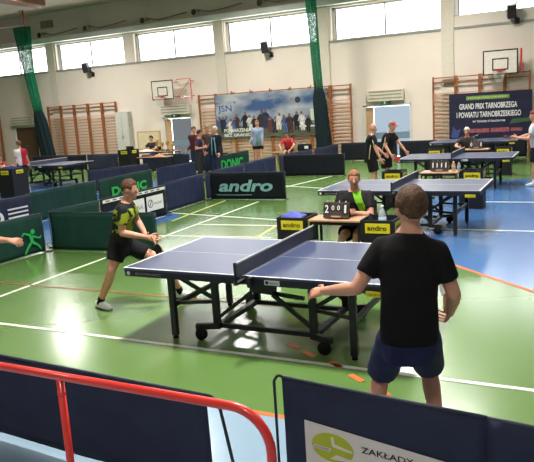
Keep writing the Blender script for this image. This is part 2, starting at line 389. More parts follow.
# ------------------------------------------------------------------ table-tennis table
def make_table(cx, cy, label):
    t = thing('table_tennis_table', label, 'table', (cx, cy, 0), 'blue table-tennis tables')
    P = lambda x, y, z: (cx+x, cy+y, z)
    for s in (-1, 1):
        a, b = (-1.37, -.006) if s < 0 else (.006, 1.37)
        o = MB().span(P(a, -.7625, .738), P(b, .7625, .76)).build('tabletop', M_top, t)
        l = MB(); z0, z1 = .7595, .7612
        for y in (-.7525, .7525): l.span(P(a, y-.01, z0), P(b, y+.01, z1))
        e = -1.36 if s < 0 else 1.36
        l.span(P(e-.01, -.7425, z0), P(e+.01, .7425, z1))
        l.span(P(a if s > 0 else a+.02, -.0025, z0), P(b if s < 0 else b-.02, .0025, z1))
        l.build('edge_line', M_white, o)
        ap = MB()
        for y in (-.745, .745): ap.span(P(a+.015*(s < 0), y-.015, .675), P(b-.015*(s > 0), y+.015, .738))
        ap.span(P(s*1.355-.013, -.73, .675), P(s*1.355+.013, .73, .738)); ap.span(P(s*.05-.02, -.73, .69), P(s*.05+.02, .73, .738))
        ap.build('apron', M_apron, t, bevel=.004)
        # outer leg pair
        for y in (-.56, .56):
            lg = MB().span(P(s*.95-.032, y-.025, .03), P(s*.95+.032, y+.025, .69)).build('leg', M_black, t, bevel=.005)
            MB().cyl(P(s*.95, y, 0), P(s*.95, y, .035), .03, .02).build('foot', M_rubber, lg, True)
        MB().span(P(s*.95-.02, -.54, .32), P(s*.95+.02, .54, .37)).build('cross_bar', M_black, t, bevel=.004)
        # inner trolley frame
        for y in (-.44, .44):
            MB().span(P(s*.52-.035, y-.025, .1), P(s*.52+.035, y+.025, .69)).build('inner_leg', M_black, t, bevel=.005)
            MB().beam(P(s*.52, y*1.02, .2), P(s*.12, y*1.02, .5), .03, .035).build('strut', M_black, t)
            MB().beam(P(s*.56, y, .42), P(s*.93, y*1.2, .66), .02, .04).build('folding_arm', M_black, t)
            MB().beam(P(s*.55, y*.95, .37), P(s*.93, y*1.1, .35), .02, .035).build('stretcher', M_black, t)
            wh = MB().beam(P(s*.5, y, .13), P(s*.72, y*1.2, .13), .05, .055).build('caster_arm', M_black, t)
            ax = MB()
            yy = y*1.22
            ax.cyl(P(s*.655, yy-.018, .062), P(s*.655, yy+.018, .062), .062, n=20)
            ax.build('wheel', M_rubber, t, True)
        MB().span(P(s*.52-.03, -.46, .1), P(s*.52+.03, .46, .15)).build('base_bar', M_black, t, bevel=.004)
    for y in (-.4, .4):
        MB().beam(P(-.52, y, .125), P(.52, y, .125), .035, .045).build('long_rail', M_black, t)
        MB().beam(P(-.14, y, .52), P(.42, y, .47), .03, .035).build('link_bar', M_black, t)
        MB().span(P(-.12, y-.05, .5), P(.12, y+.05, .6)).build('hinge_box', M_black, t, bevel=.006)
    # net
    MB().span(P(-.002, -.915, .77), P(.002, .915, .9)).build('net', seethrough('net_mesh', (84, 86, 104), .82), t)
    MB().span(P(-.005, -.915, .897), P(.005, .915, .9125)).build('net_tape', M_white, t)
    for s in (-1, 1):
        p = MB().span(P(-.012, s*.915-.012, .74), P(.012, s*.915+.012, .918)).build('net_post', M_black, t, bevel=.003)
        c = MB().span(P(-.02, s*.915-.02 if s < 0 else s*.74, .715), P(.02, s*.74 if s < 0 else s*.915+.02, .74))
        c.span(P(.06, s*.80-.03, .67), P(.10, s*.80+.03, .76)).cyl(P(.08, s*.8, .60), P(.08, s*.8, .68), .012).cyl(P(.08, s*.8, .58), P(.08, s*.8, .605), .028)
        c.build('clamp', M_black, p, bevel=.002)
    yf = cy-.762
    o = MB().span((cx+.20, yf, .688), (cx+.35, yf+.004, .732)).build('brand_label', M_white, t)
    MB().span((cx+.212, yf-.002, .697), (cx+.24, yf, .723)).build('logo', M_ink, o)
    text('lettering', 'donic', M_ink, o, (cx+.25, yf-.001, .698), (1, 0, 0), (0, 0, 1), .088, .022)
    o = text('lettering', 'DONIC', mat('apron_print', (150, 150, 158)), t, (cx-1.22, yf+.001, .696), (1, 0, 0), (0, 0, 1), .3, .022, bold=.01)
    MB().cyl((cx-1.31, yf+.003, .708), (cx-1.31, yf+.0, .708), .02, n=16).build('logo', M_white, t)
    o = MB().span((cx+1.14, yf-.012, .655), (cx+1.3, yf-.004, .70)).span((cx+1.2, yf-.004, .66), (cx+1.24, yf+.02, .69)).build('number_plate', M_yellow, t)
    text('lettering', 'andro', M_ink, o, (cx+1.165, yf-.013, .668), (1, 0, 0), (0, 0, 1), .11, .02)
    return t
T1 = make_table(0, 0, 'nearest blue table, the one between the lunging player and the player in black')
copy_tree(T1, (-.12, 5.5, 0), 'blue table right behind the seated umpire in black and green')
copy_tree(T1, (-.2, 11.11, 0), 'blue table the man in the red cap leans a hand on')
copy_tree(T1, (-.65, 16.8, 0), 'farthest blue table, just in front of the dark tournament banner')
copy_tree(T1, (-14.55, 11.65, 0), 'far left blue table in front of the left wall bars')

# ------------------------------------------------------------------ barriers
def barrier(p, q, m, label, H=.69, zb=.02, feet=True, rod=True, posts=(True, True), sag=0., group='court barriers', wave=.012):
    p, q = V((p[0], p[1], 0)), V((q[0], q[1], 0)); d = (q-p).normalized(); n = V((-d.y, d.x, 0)); L = (q-p).length
    t = thing('court_barrier', label, 'barrier', (p+q)/2, group)
    nx, nz = max(8, int(L*14)), 8; mb = MB(); vs = []; fs = []
    ph = random.random()*9
    for side in (-1, 1):
        for i in range(nx+1):
            for k in range(nz+1):
                s = i/nx; z = zb+(H-zb)*k/nz
                w = wave*math.sin(s*L*7+ph+math.sin(s*L*3+k*.3))*(1-abs(k/nz-.45)*1.2)*(1 if side else 1)
                fall = wave*.9*math.sin(s*L*23+ph*2)*math.sin(PI*k/nz)
                vs.append(p+d*L*s+n*(w+fall*.5+side*.004)+V((0, 0, z-sag*math.sin(PI*s)*(k/nz))))
    N = (nx+1)*(nz+1)
    for i in range(nx):
        for k in range(nz):
            a = i*(nz+1)+k; b = a+nz+1
            fs += [(a, b, b+1, a+1), (N+a, N+a+1, N+b+1, N+b)]
    for i in range(nx):
        for k in (0, nz):
            a = i*(nz+1)+k; b = a+nz+1; fs.append((a, b, N+b, N+a))
    for k in range(nz):
        for i in (0, nx):
            a = i*(nz+1)+k; fs.append((a, a+1, N+a+1, N+a))
    mb.add(vs, fs).build('panel', m, t, True)
    MB().tube([p+d*.0+V((0, 0, H)), (p+q)/2+V((0, 0, H-sag)), q+V((0, 0, H))], .009).build('top_rod', mat('barrier_rod', (58, 62, 74), .5), t, True)
    for e, on, sg in ((p, posts[0], -1), (q, posts[1], 1)):
        if on:
            o = MB().tube([e+d*sg*.012, e+d*sg*.012+V((0, 0, H+.01))], .008).build('post', M_black, t, True)
            MB().box(e+d*sg*.012+V((0, 0, .008)), (.03, .30, .016), Matrix((d, n, V((0, 0, 1)))).transposed()).build('foot', M_black, o)
    return t, p, d, n
# near pair, in front of the red rail
A, *_ = barrier((-1.62, -2.72), (.86, -2.84), M_navyf, 'plain navy barrier behind the red rail in the left foreground', H=.665, zb=.06, posts=(False, False), group='foreground barriers')
MB().tube([(.86, -2.84, .665), (.9, -2.842, .665), (.93, -2.844, .64), (.95, -2.845, .6), (1.06, -2.85, .02)], .01).build('post', M_black, A, True)
B, bp, bd, bn = barrier((1.185, -2.517), (2.35, -2.645), M_navyf, 'navy barrier with the white ZAKŁADY sign in the right foreground', H=.685, zb=.04, posts=(False, False), group='foreground barriers', wave=.004)
MB().tube([(1.185, -2.517, .685), (1.17, -2.516, .69), (1.15, -2.515, .68), (1.13, -2.513, .65), (1.13, -2.513, .02)], .009).build('post', M_black, B, True)
MB().box((1.13, -2.513, .01), (.03, .3, .02)).build('foot', M_black, B)
sp = MB(); O = bp-bn*.012
def onB(s, z, off=.0): return O+bd*(s+.045)-bn*off+V((0, 0, z))
sp.poly([onB(.10, .06), onB(1.0, .06), onB(1.0, .395), onB(.1, .452)], .003, -bn)
sg = sp.build('sign', mat('sign_white', (224, 216, 208), .6, .2, .03), B)
M_olive = mat('sign_olive', (178, 180, 50), .6, .2, .05)
dd = MB(); cxs, czs = .275, .318
dd.poly([onB(cxs+.132*math.cos(k*PI/24), czs+.088*math.sin(k*PI/24), .003) for k in range(48)], .002, -bn); dd.build('logo_disc', M_olive, sg)
M_sw = mat('sign_white', (224, 216, 208))
k1 = MB().poly([onB(.14, .298, .005), onB(.26, .290, .005), onB(.27, .312, .005), onB(.16, .318, .005)], .002, -bn)
k1.poly([onB(.268, .385, .005), onB(.285, .385, .005), onB(.292, .345, .005), onB(.40, .325, .005), (onB(.40, .312, .005)), onB(.276, .328, .005)], .002, -bn)
k1.poly([onB(.26, .25, .005), onB(.38, .255, .005), onB(.39, .272, .005), onB(.30, .282, .005)], .002, -bn).build('logo_cut', M_sw, sg)
text('lettering', 'TARNOBRZEG', M_ink, sg, onB(.155, .302, .0075), bd, (0, 0, 1), .1, .009)
text('lettering', 'ZAKŁADY', M_ink, sg, onB(.455, .335, .004), bd, (0, .0, 1), .30, .036, bold=.012)
barrier((2.352, -2.646), (4.5, -2.86), M_navyf, 'navy barrier with a ragged top edge in the lower right corner', H=.683, zb=.04, posts=(False, True), group='foreground barriers')

# left side of the near court
t, p, d, n = barrier((-5.83, -.6), (-5.76, 2.47), M_greenf, 'dark green barrier with a bright green running player logo', H=.68)
def onX(y, z, x=-5.75): return V((x, y, z))
R = MB()
def limb(a, b, w, x=-5.748):
    a, b = V((x, *a)), V((x, *b)); dd_ = (b-a).normalized(); nn = V((1, 0, 0)).cross(dd_)*w
    R.poly([a-nn*.6, b-nn*.35, b+nn*.35, a+nn*.6], .003, (1, 0, 0))
X5 = -5.748+.02
for a, b, w_ in (((2.17, .34), (2.18, .21), .075), ((2.17, .35), (2.02, .41), .035), ((2.02, .41), (1.97, .36), .03), ((2.19, .33), (2.36, .27), .035), ((2.36, .27), (2.4, .31), .028),
                 ((2.15, .22), (2.05, .12), .045), ((2.05, .12), (2.0, .05), .035), ((2.2, .22), (2.31, .15), .045), ((2.31, .15), (2.37, .06), .035)): limb(a, b, w_, X5)
R.poly([(X5, 2.215+.045*math.cos(k*PI/8), .405+.045*math.sin(k*PI/8)) for k in range(16)], .003, (1, 0, 0))
R.build('running_logo', M_logo_green, t)
barrier((-5.66, 2.57), (-3.52, 2.72), M_greenf, 'plain dark green barrier right behind the lunging player', H=.68)
barrier((-5.78, 2.75), (-5.72, 3.92), M_greenf, 'short dark green barrier between the running logo and the sponsor panels', H=.68)
t, p, d, n = barrier((-5.73, 4.0), (-5.72, 6.12), M_blackf, 'black barrier with a white strip and white sponsor panels', H=.69)
xs = -5.695
MB().span((xs, 4.02, .60), (xs+.006, 6.1, .66)).build('white_strip', M_white, t)
for a, b in ((4.78, 5.32), (5.40, 6.0)):
    o = MB().span((xs, a, .2), (xs+.006, b, .52)).build('sponsor_panel', M_white, t)
    if a < 5: text('lettering', 'ULINA', mat('grey_print', (110, 110, 115)), o, (xs+.006, a+.08, .29), (0, 1, 0), (0, 0, 1), .4, .1)
    else:
        text('lettering', 'mebel', mat('grey_print', (110, 110, 115)), o, (xs+.006, a+.24, .32), (0, 1, 0), (0, 0, 1), .3, .07)
        k = MB()
        for i in range(20):
            a0, a1 = 2*PI*i/20, 2*PI*(i+1)/20
            k.poly([(xs+.006, a+.13+rr*math.cos(q_), .36+rr*math.sin(q_)) for rr, q_ in ((.07, a0), (.09, a0), (.09, a1), (.07, a1))], .003, (1, 0, 0))
        k.poly([(xs+.006, a+.09, .32), (xs+.006, a+.11, .30), (xs+.006, a+.18, .40), (xs+.006, a+.16, .42)], .003, (1, 0, 0))
        k.build('ring_logo', mat('grey_print', (110, 110, 115)), o)
o = MB().span((xs, 4.05, .2), (xs+.006, 4.4, .42)).build('sponsor_panel', mat('panel_blue', (96, 120, 170)), t)
for k in range(9): MB().span((xs+.006, 4.1+k*.21, .615), (xs+.008, 4.22+k*.21, .645)).build('strip_mark', mat('grey_print', (110, 110, 115)), t)
barrier((-5.95, 6.5), (-6.05, 8.3), M_bluef, 'blue barrier joining the andro barrier at its left end', H=.69)
barrier((-6.1, 8.5), (-6.25, 10.85), M_bluef, 'blue barrier behind the left half of the andro barrier', H=.69)
barrier((-6.26, 10.95), (-6.38, 13.3), M_bluef, 'blue barrier in front of the woman in the denim jacket', H=.69)
barrier((-6.38, 13.6), (-6.15, 15.9), M_navyf, 'navy barrier running back towards the red-shirted sitter', H=.69)
barrier((-6.1, 16.0), (-6.05, 18.3), M_navyf, 'far end navy barrier below the hanging green net by the poster', H=.69)
t, p, d, n = barrier((-5.93, 8.44), (-3.86, 8.52), M_blackf, 'black barrier with the pale andro lettering', H=.69)
text('lettering', 'andro', M_logo_teal, t, (-5.68, 8.425, .21), (1, .037, 0), (0, 0, 1), 1.5, .3, thick=.006, bold=.03, shear=.22)
MB().span((-5.75, 8.42, .125), (-4.75, 8.428, .138)).build('small_print_line', M_logo_teal, t)
barrier((-6.15, 13.42), (-4.1, 13.5), M_blackf, 'black barrier crossing behind the second table to the left', H=.69)
for i, (a, b, lab) in enumerate(((-6.0, -3.8, 'black barrier at the feet of the bald man near the bright door'), (-3.68, -1.5, 'black barrier below the bright blue door pane'), (-1.38, .8, 'black barrier along the foot of the tournament banner'), (.92, 3.1, 'black barrier past the right end of the banner'))):
    barrier((a, 18.6), (b, 18.65), M_blackf, lab, H=.69)
# aisle row to the left
t, p, d, n = barrier((-8.2, 1.9), (-8.2, 4.55), M_navyf, 'navy barrier with a white round logo and white stripes', H=.69)
xs = -8.17
k = MB(); k.poly([(xs, 3.62+.16*math.cos(i*PI/12), .3+.16*math.sin(i*PI/12)) for i in range(24)], .004, (1, 0, 0)).build('round_logo', M_white, t)
k = MB(); k.poly([(xs+.004, 3.62+.07*math.cos(i*PI/12), .32+.09*math.sin(i*PI/12)) for i in range(24)], .004, (1, 0, 0)).build('logo_centre', M_navyf, t)
for z in (.26, .35, .44): MB().span((xs, 3.9, z), (xs+.004, 4.45, z+.035)).build('white_stripe', M_white, t)
M_floor_edge = M_white
barrier((-8.42, 4.7), (-8.5, 7.05), M_greenf, 'dark green barrier left of the DONIC barrier', H=.69)
t, p, d, n = barrier((-8.5, 7.15), (-8.62, 9.6), M_greenf, 'dark green barrier with green DONIC lettering behind the lunging player', H=.69)
text('lettering', 'DONIC', M_logo_green, t, (-8.48, 7.62, .2), (-.05, 1, 0), (0, 0, 1), 1.62, .24, thick=.012, bold=.045)
barrier((-8.6, 9.85), (-8.5, 11.8), M_bluef, 'blue barrier below the man in the purple shirt', H=.69)
t, p, d, n = barrier((-9.05, 13.9), (-8.85, 16.1), M_greenf, 'dark green barrier with green DONIC lettering beside the denim jacket woman', H=.69)
text('lettering', 'DONIC', M_logo_green, t, (-8.965, 14.2, .15), (.09, 1, 0), (0, 0, 1), 1.4, .36, thick=.012, bold=.03)
barrier((-13.4, 15.55), (-11.1, 15.45), M_navyf, 'navy barrier in front of the grey door', H=.69)
barrier((-10.95, 15.42), (-9.3, 15.3), M_navyf, 'navy barrier at the right of the grey door by the onlookers', H=.69)
barrier((-11.0, 9.6), (-10.15, 11.5), M_navyf, 'navy barrier at the right end of the far left table', H=.69)
barrier((-20.5, 16.6), (-17.3, 16.6), M_blackf, 'dark barrier behind the far left table', H=.69)
barrier((-17.2, 16.6), (-15.6, 16.7), M_navyf, 'dark barrier to the right of the far left table by its umpire desk', H=.69)

# ------------------------------------------------------------------ red rail
rl = thing('handrail', 'red tubular handrail across the left foreground', 'railing', (.5, -3.5, 0))
pts = [(-2.6, -3.5, 1.005), (1.42, -3.5, .995)]
for i in range(1, 9):
    a = PI/2*i/8; pts.append((1.42+.18*math.sin(a), -3.5, .995-.18*(1-math.cos(a))))
pts.append((1.6, -3.5, .0))
MB().tube(pts, .021, 16).build('rail', M_red, rl, True)
for xx in (.45, -1.6):
    o = MB().cyl((xx, -3.5, 0), (xx, -3.5, .99), .019, n=16).build('post', M_red, rl, True)
    MB().cyl((xx, -3.5, .90), (xx, -3.5, .92), .021, n=16).build('weld_collar', M_red, o, True)

# ------------------------------------------------------------------ towel boxes, umpire table, scoreboard
def towel_box(x, y, label, w=.43, h=.77):
    t = thing('towel_box', label, 'box', (x, y, 0), 'black towel boxes with yellow plates')
    b = MB(); e = .015; a = w/2
    b.span((x-a, y-a, 0), (x+a, y-a+e, h)).span((x-a, y+a-e, 0), (x+a, y+a, h)).span((x-a, y-a+e, 0), (x-a+e, y+a-e, h)).span((x+a-e, y-a+e, 0), (x+a, y+a-e, h)).span((x-a+e, y-a+e, h-.2), (x+a-e, y+a-e, h-.18))
    b.build('body', mat('box_black', (24, 25, 30), .6, .3), t, bevel=.003)
    o = MB().span((x-.15, y-a-.004, h-.165), (x+.17, y-a, h-.04)).build('label_plate', M_yellow, t)
    text('lettering', 'andro', M_ink, o, (x-.12, y-a-.005, h-.13), (1, 0, 0), (0, 0, 1), .25, .062, bold=.02)
    o = MB().span((x+a, y-.14, h-.15), (x+a+.004, y+.14, h-.035)).build('label_plate', M_yellow, t)
    text('lettering', 'andro', M_ink, o, (x+a+.005, y-.11, h-.125), (0, 1, 0), (0, 0, 1), .22, .06, bold=.02)
    return t
bx = towel_box(-.80, 2.28, 'black towel box with a blue cloth in it, left of the umpire table')
for x, y, lab in ((.40, 2.22, 'black towel box holding a water bottle, right of the umpire table'), (-.93, 7.75, 'black towel box in front of the two men in black'), (.68, 7.75, 'black towel box seen under the right half of the second table'),
                  (-1.25, 13.4, 'black towel box under the left half of the farthest tables'), (.62, 13.4, 'black towel box right of the white-haired umpire'), ):
    copy_tree(bx, (x, y, 0), lab)
tb = towel_box(-13.25, 8.75, 'big black box with two yellow plates at the left edge', w=.62, h=.88)
tb2 = copy_tree(tb, (-14.6, 16.2, 0), 'black box with two yellow plates in front of the laptop desk')

def trestle(x0, x1, y0, y1, label, z=.74):
    t = thing('umpire_table', label, 'table', ((x0+x1)/2, (y0+y1)/2, 0), 'small wooden umpire tables')
    MB().span((x0, y0, z-.025), (x1, y1, z)).build('tabletop', M_wood, t, bevel=.004)
    for a in (x0+.04, x1-.04):
        for b in (y0+.04, y1-.04): MB().span((a-.015, b-.015, 0), (a+.015, b+.015, z-.025)).build('leg', M_black, t)
    MB().span((x0+.04, y0+.03, z-.07), (x1-.04, y0+.05, z-.025)).span((x0+.04, y1-.05, z-.07), (x1-.04, y1-.03, z-.025)).build('frame_rail', M_black, t)
    return t
trestle(-.57, .165, 2.1, 2.5, 'small wooden umpire table with the 2 to 1 scoreboard')
trestle(-.35, .42, 7.5, 8.0, 'small wooden umpire table behind the second table with a row of score cards')
trestle(-.55, .25, 13.15, 13.6, 'small wooden umpire table of the white-haired umpire')
M_sb = mat('scoreboard_brown', (70, 56, 50), .6)
def scoreboard(x, y, z, label, cards):
    t = thing('scoreboard', label, 'scoreboard', (x, y, z), 'flip scoreboards')
    Mr = Matrix.Rotation(-.25, 3, 'X'); W, Hh = .36, .21
    fr = lambda px, pz, py=0.: V((x, y, z))+Mr @ V((px, py, pz))
    MB().box(fr(0, Hh/2+.012), (W, .018, Hh), Mr).build('board', M_sb, t, bevel=.003)
    MB().box(V((x, y+.11, z+.075)), (W*.9, .012, .2), Matrix.Rotation(.55, 3, 'X')).build('back_support', M_sb, t)
    for px, pw, ph, pz, s in cards:
        o = MB().box(fr(px, pz, -.0115), (pw, .005, ph), Mr).build('score_card', mat('card_dark', (34, 32, 34), .6), t)
        text('digit', s, M_white, o, fr(px-(pw*.32 if s != '1' else pw*.16), pz-ph*.38, -.0145), (1, 0, 0), Mr @ V((0, 0, 1)), pw*(.64 if s != '1' else .34), ph*.76, bold=.02, thick=.0015)
    MB().box(fr(0, .03, -.0115), (.13, .005, .022), Mr).build('name_strip', mat('strip_pale', (175, 150, 130), .6), t)
    for px in (-.13, -.04, .04, .13):
        MB().cyl(fr(px, Hh+.008, -.01), fr(px, Hh+.03, .0), .004).build('ring', M_steel, t)
scoreboard(-.21, 2.2, .742, 'flip scoreboard showing 2 and 1 in front of the seated umpire', [(-.13, .085, .14, .13, '2'), (-.042, .06, .085, .145, '0'), (.036, .06, .085, .145, '0'), (.128, .085, .14, .13, '1')])
scoreboard(.02, 7.68, .74, 'flip scoreboard on the umpire table behind the second table', [(-.13, .08, .14, .13, '1'), (-.045, .07, .12, .13, '1'), (.045, .07, .12, .13, '1'), (.13, .08, .14, .13, '1')])
scoreboard(-.1, 13.3, .74, 'flip scoreboard before the white-haired umpire', [(-.13, .08, .14, .13, '0'), (.13, .08, .14, .13, '1')])
# things in the boxes and on the tables
def cloth(x, y, z, s, m, label, name='towel'):
    mb = MB(); n = 9; vs = []
    for i in range(n+1):
        for j in range(n+1):
            a, b = i/n-.5, j/n-.5
            h = .07*(1-4*max(a*a, b*b))+.035*noise.noise(V((a*5+x, b*5+y, 1)))
            vs.append((x+a*s, y+b*s*.7, z+max(.004, h)))
    N = (n+1)**2
    vs += [(p[0], p[1], z) for p in vs]
    fs = []
    for i in range(n):
        for j in range(n):
            a = i*(n+1)+j; fs += [(a, a+n+1, a+n+2, a+1), (N+a, N+a+1, N+a+n+2, N+a+n+1)]
    for i in range(n):
        for a, b in ((i, i+1), (n*(n+1)+i, n*(n+1)+i+1), (i*(n+1), (i+1)*(n+1)), (i*(n+1)+n, (i+1)*(n+1)+n)): fs.append((a, b, N+b, N+a))
    return tag(mb.add(vs, fs).build(name, m, None, True, loc=(x, y, z)), label, 'cloth')
cloth(-.84, 2.25, .75, .3, mat('towel_blue', (92, 98, 170), .9, .1, .15), 'crumpled blue cloth in the towel box left of the umpire table')
for (a, b) in ((-.92, 2.18),): tag(MB().span((a-.04, b-.05, .592), (-.72, 2.36, .75)).build('folded_towel', mat('towel_dark', (50, 54, 90), .9, .1, .1), None, loc=(a, b, .58)), 'dark blue folded towel under the crumpled blue cloth', 'cloth')
def bottle(x, y, z, label, m, cap, h=.26, r=.037):
    t = thing('water_bottle', label, 'bottle', (x, y, z), 'drink bottles')
    prof = [(0, r*.85), (.01, r), (h*.22, r), (h*.25, r*.93), (h*.3, r), (h*.55, r), (h*.6, r*.94), (h*.66, r), (h*.8, r*.62), (h*.9, r*.36), (h*.94, r*.36)]
    MB().rings([[(x+q*math.cos(k*PI/8), y+q*math.sin(k*PI/8), z+zz) for k in range(16)] for zz, q in prof]).build('body', m, t, True)
    MB().cyl((x, y, z+h*.93), (x, y, z+h), r*.42).build('cap', cap, t, True)
    MB().rings([[(x+r*1.02*math.cos(k*PI/8), y+r*1.02*math.sin(k*PI/8), z+zz) for k in range(16)] for zz in (h*.3, h*.55)]).build('wrapper', mat('bottle_wrap', (150, 175, 190), .4), t, True)
M_pet = seethrough('clear_plastic', (205, 215, 215), .55, .15)
bottle(.42, 2.2, .592, 'clear plastic water bottle standing in the right towel box', M_pet, M_white, h=.34, r=.05)
bottle(.28, 2.15, .592, 'short dark bottle beside the clear bottle in the right towel box', M_black, M_black, h=.24, r=.04)
bottle(.3, 7.72, .74, 'orange bottle at the right end of the table with the score cards', mat('orange_plastic', (222, 150, 90), .4), M_white, h=.2, r=.04)
bottle(.39, 7.8, .74, 'pale bottle at the far end of the table with the score cards', M_pet, M_white, h=.17, r=.035)
cloth(-13.3, 8.75, .88, .6, mat('towel_navy', (44, 50, 96), .9, .1, .15), 'heap of navy clothes on the big black box at the left edge', 'clothes')

def chair(x, y, a, label, m=None):
    """simple stacking chair; a = facing angle"""
    t = thing('chair', label, 'chair', (x, y, 0), 'umpire and onlooker chairs')
    F = V((math.cos(a), math.sin(a), 0)); S = V((-F.y, F.x, 0)); o = V((x, y, 0)); Mr = Matrix((F, S, V((0, 0, 1)))).transposed()
    m = m or mat('chair_black', (30, 30, 34), .6)
    MB().box(o+V((0, 0, .43)), (.4, .4, .03), Mr).build('seat', m, t, bevel=.008)
    MB().box(o-F*.2+V((0, 0, .72)), (.025, .4, .3), Mr).build('backrest', m, t, bevel=.008)
    for i in (-1, 1):
        for j in (-1, 1):
            q = o+F*.17*i+S*.18*j
            MB().tube([q, q+V((0, 0, .42))] if i > 0 else [q-F*.03, q+V((0, 0, .42))-F*.02, q-F*.03+V((0, 0, .8))], .011).build('leg', M_black, t, True)

# ------------------------------------------------------------------ people
def ik(a, c, l1, l2, hint):
    a, c = V(a), V(c); d = c-a; L = min(d.length, (l1+l2)*.999); dn = d.normalized()
    x = (l1*l1-l2*l2+L*L)/(2*L); h = math.sqrt(max(0, l1*l1-x*x)); hv = V(hint)-dn*V(hint).dot(dn); hv.normalize()
    return a+dn*x+hv*h, a+dn*L
def hand(mb, w, d, pn, side, s=1., curl=.5, thumb=1.):
    """palm and five separate fingers; d = pointing direction, pn = palm normal, side = +1 thumb to d x pn"""
    d = V(d).normalized(); pn = V(pn); pn = (pn-d*pn.dot(d)).normalized(); ac = d.cross(pn)*side
    P = lambda x, y, z: V(w)+d*x*s+ac*y*s+pn*z*s
    mb.loft([(P(-.02, 0, 0), ac*.026*s, pn*.02*s), (P(.02, 0, 0), ac*.033*s, pn*.017*s), (P(.06, 0, 0), ac*.042*s, pn*.015*s), (P(.088, 0, 0), ac*.041*s, pn*.012*s), (P(.096, 0, 0), ac*.034*s, pn*.008*s)], 12, 2.6)
    for y, L, r_, k in ((.031, .072, .0088, 0), (.0105, .082, .0092, .02), (-.0105, .076, .0088, .03), (-.031, .058, .0078, .06)):
        p = P(.085, y, 0); dr = (d+ac*y*2.5).normalized(); c = curl*(1+k*3)
        for i, fr_ in enumerate((.45, .32, .25)):
            ang = c*(.5 if i == 0 else .75); dr = (dr*math.cos(ang)+pn*math.sin(ang)).normalized()
            q = p+dr*L*fr_*s; mb.cone(p, r_*s*(1-.1*i), q, r_*s*(.9-.1*i), 8, 2); p = q
    p = P(.02, .03, .004); dr = (d*.65+ac*.75*thumb+pn*.25).normalized()
    for i, l in enumerate((.04, .03, .026)):
        q = p+dr*l*s; mb.cone(p, (.0125-.0015*i)*s, q, (.0115-.0015*i)*s, 8, 2); p = q; dr = (dr+d*.35+pn*.2*curl-ac*.25).normalized()
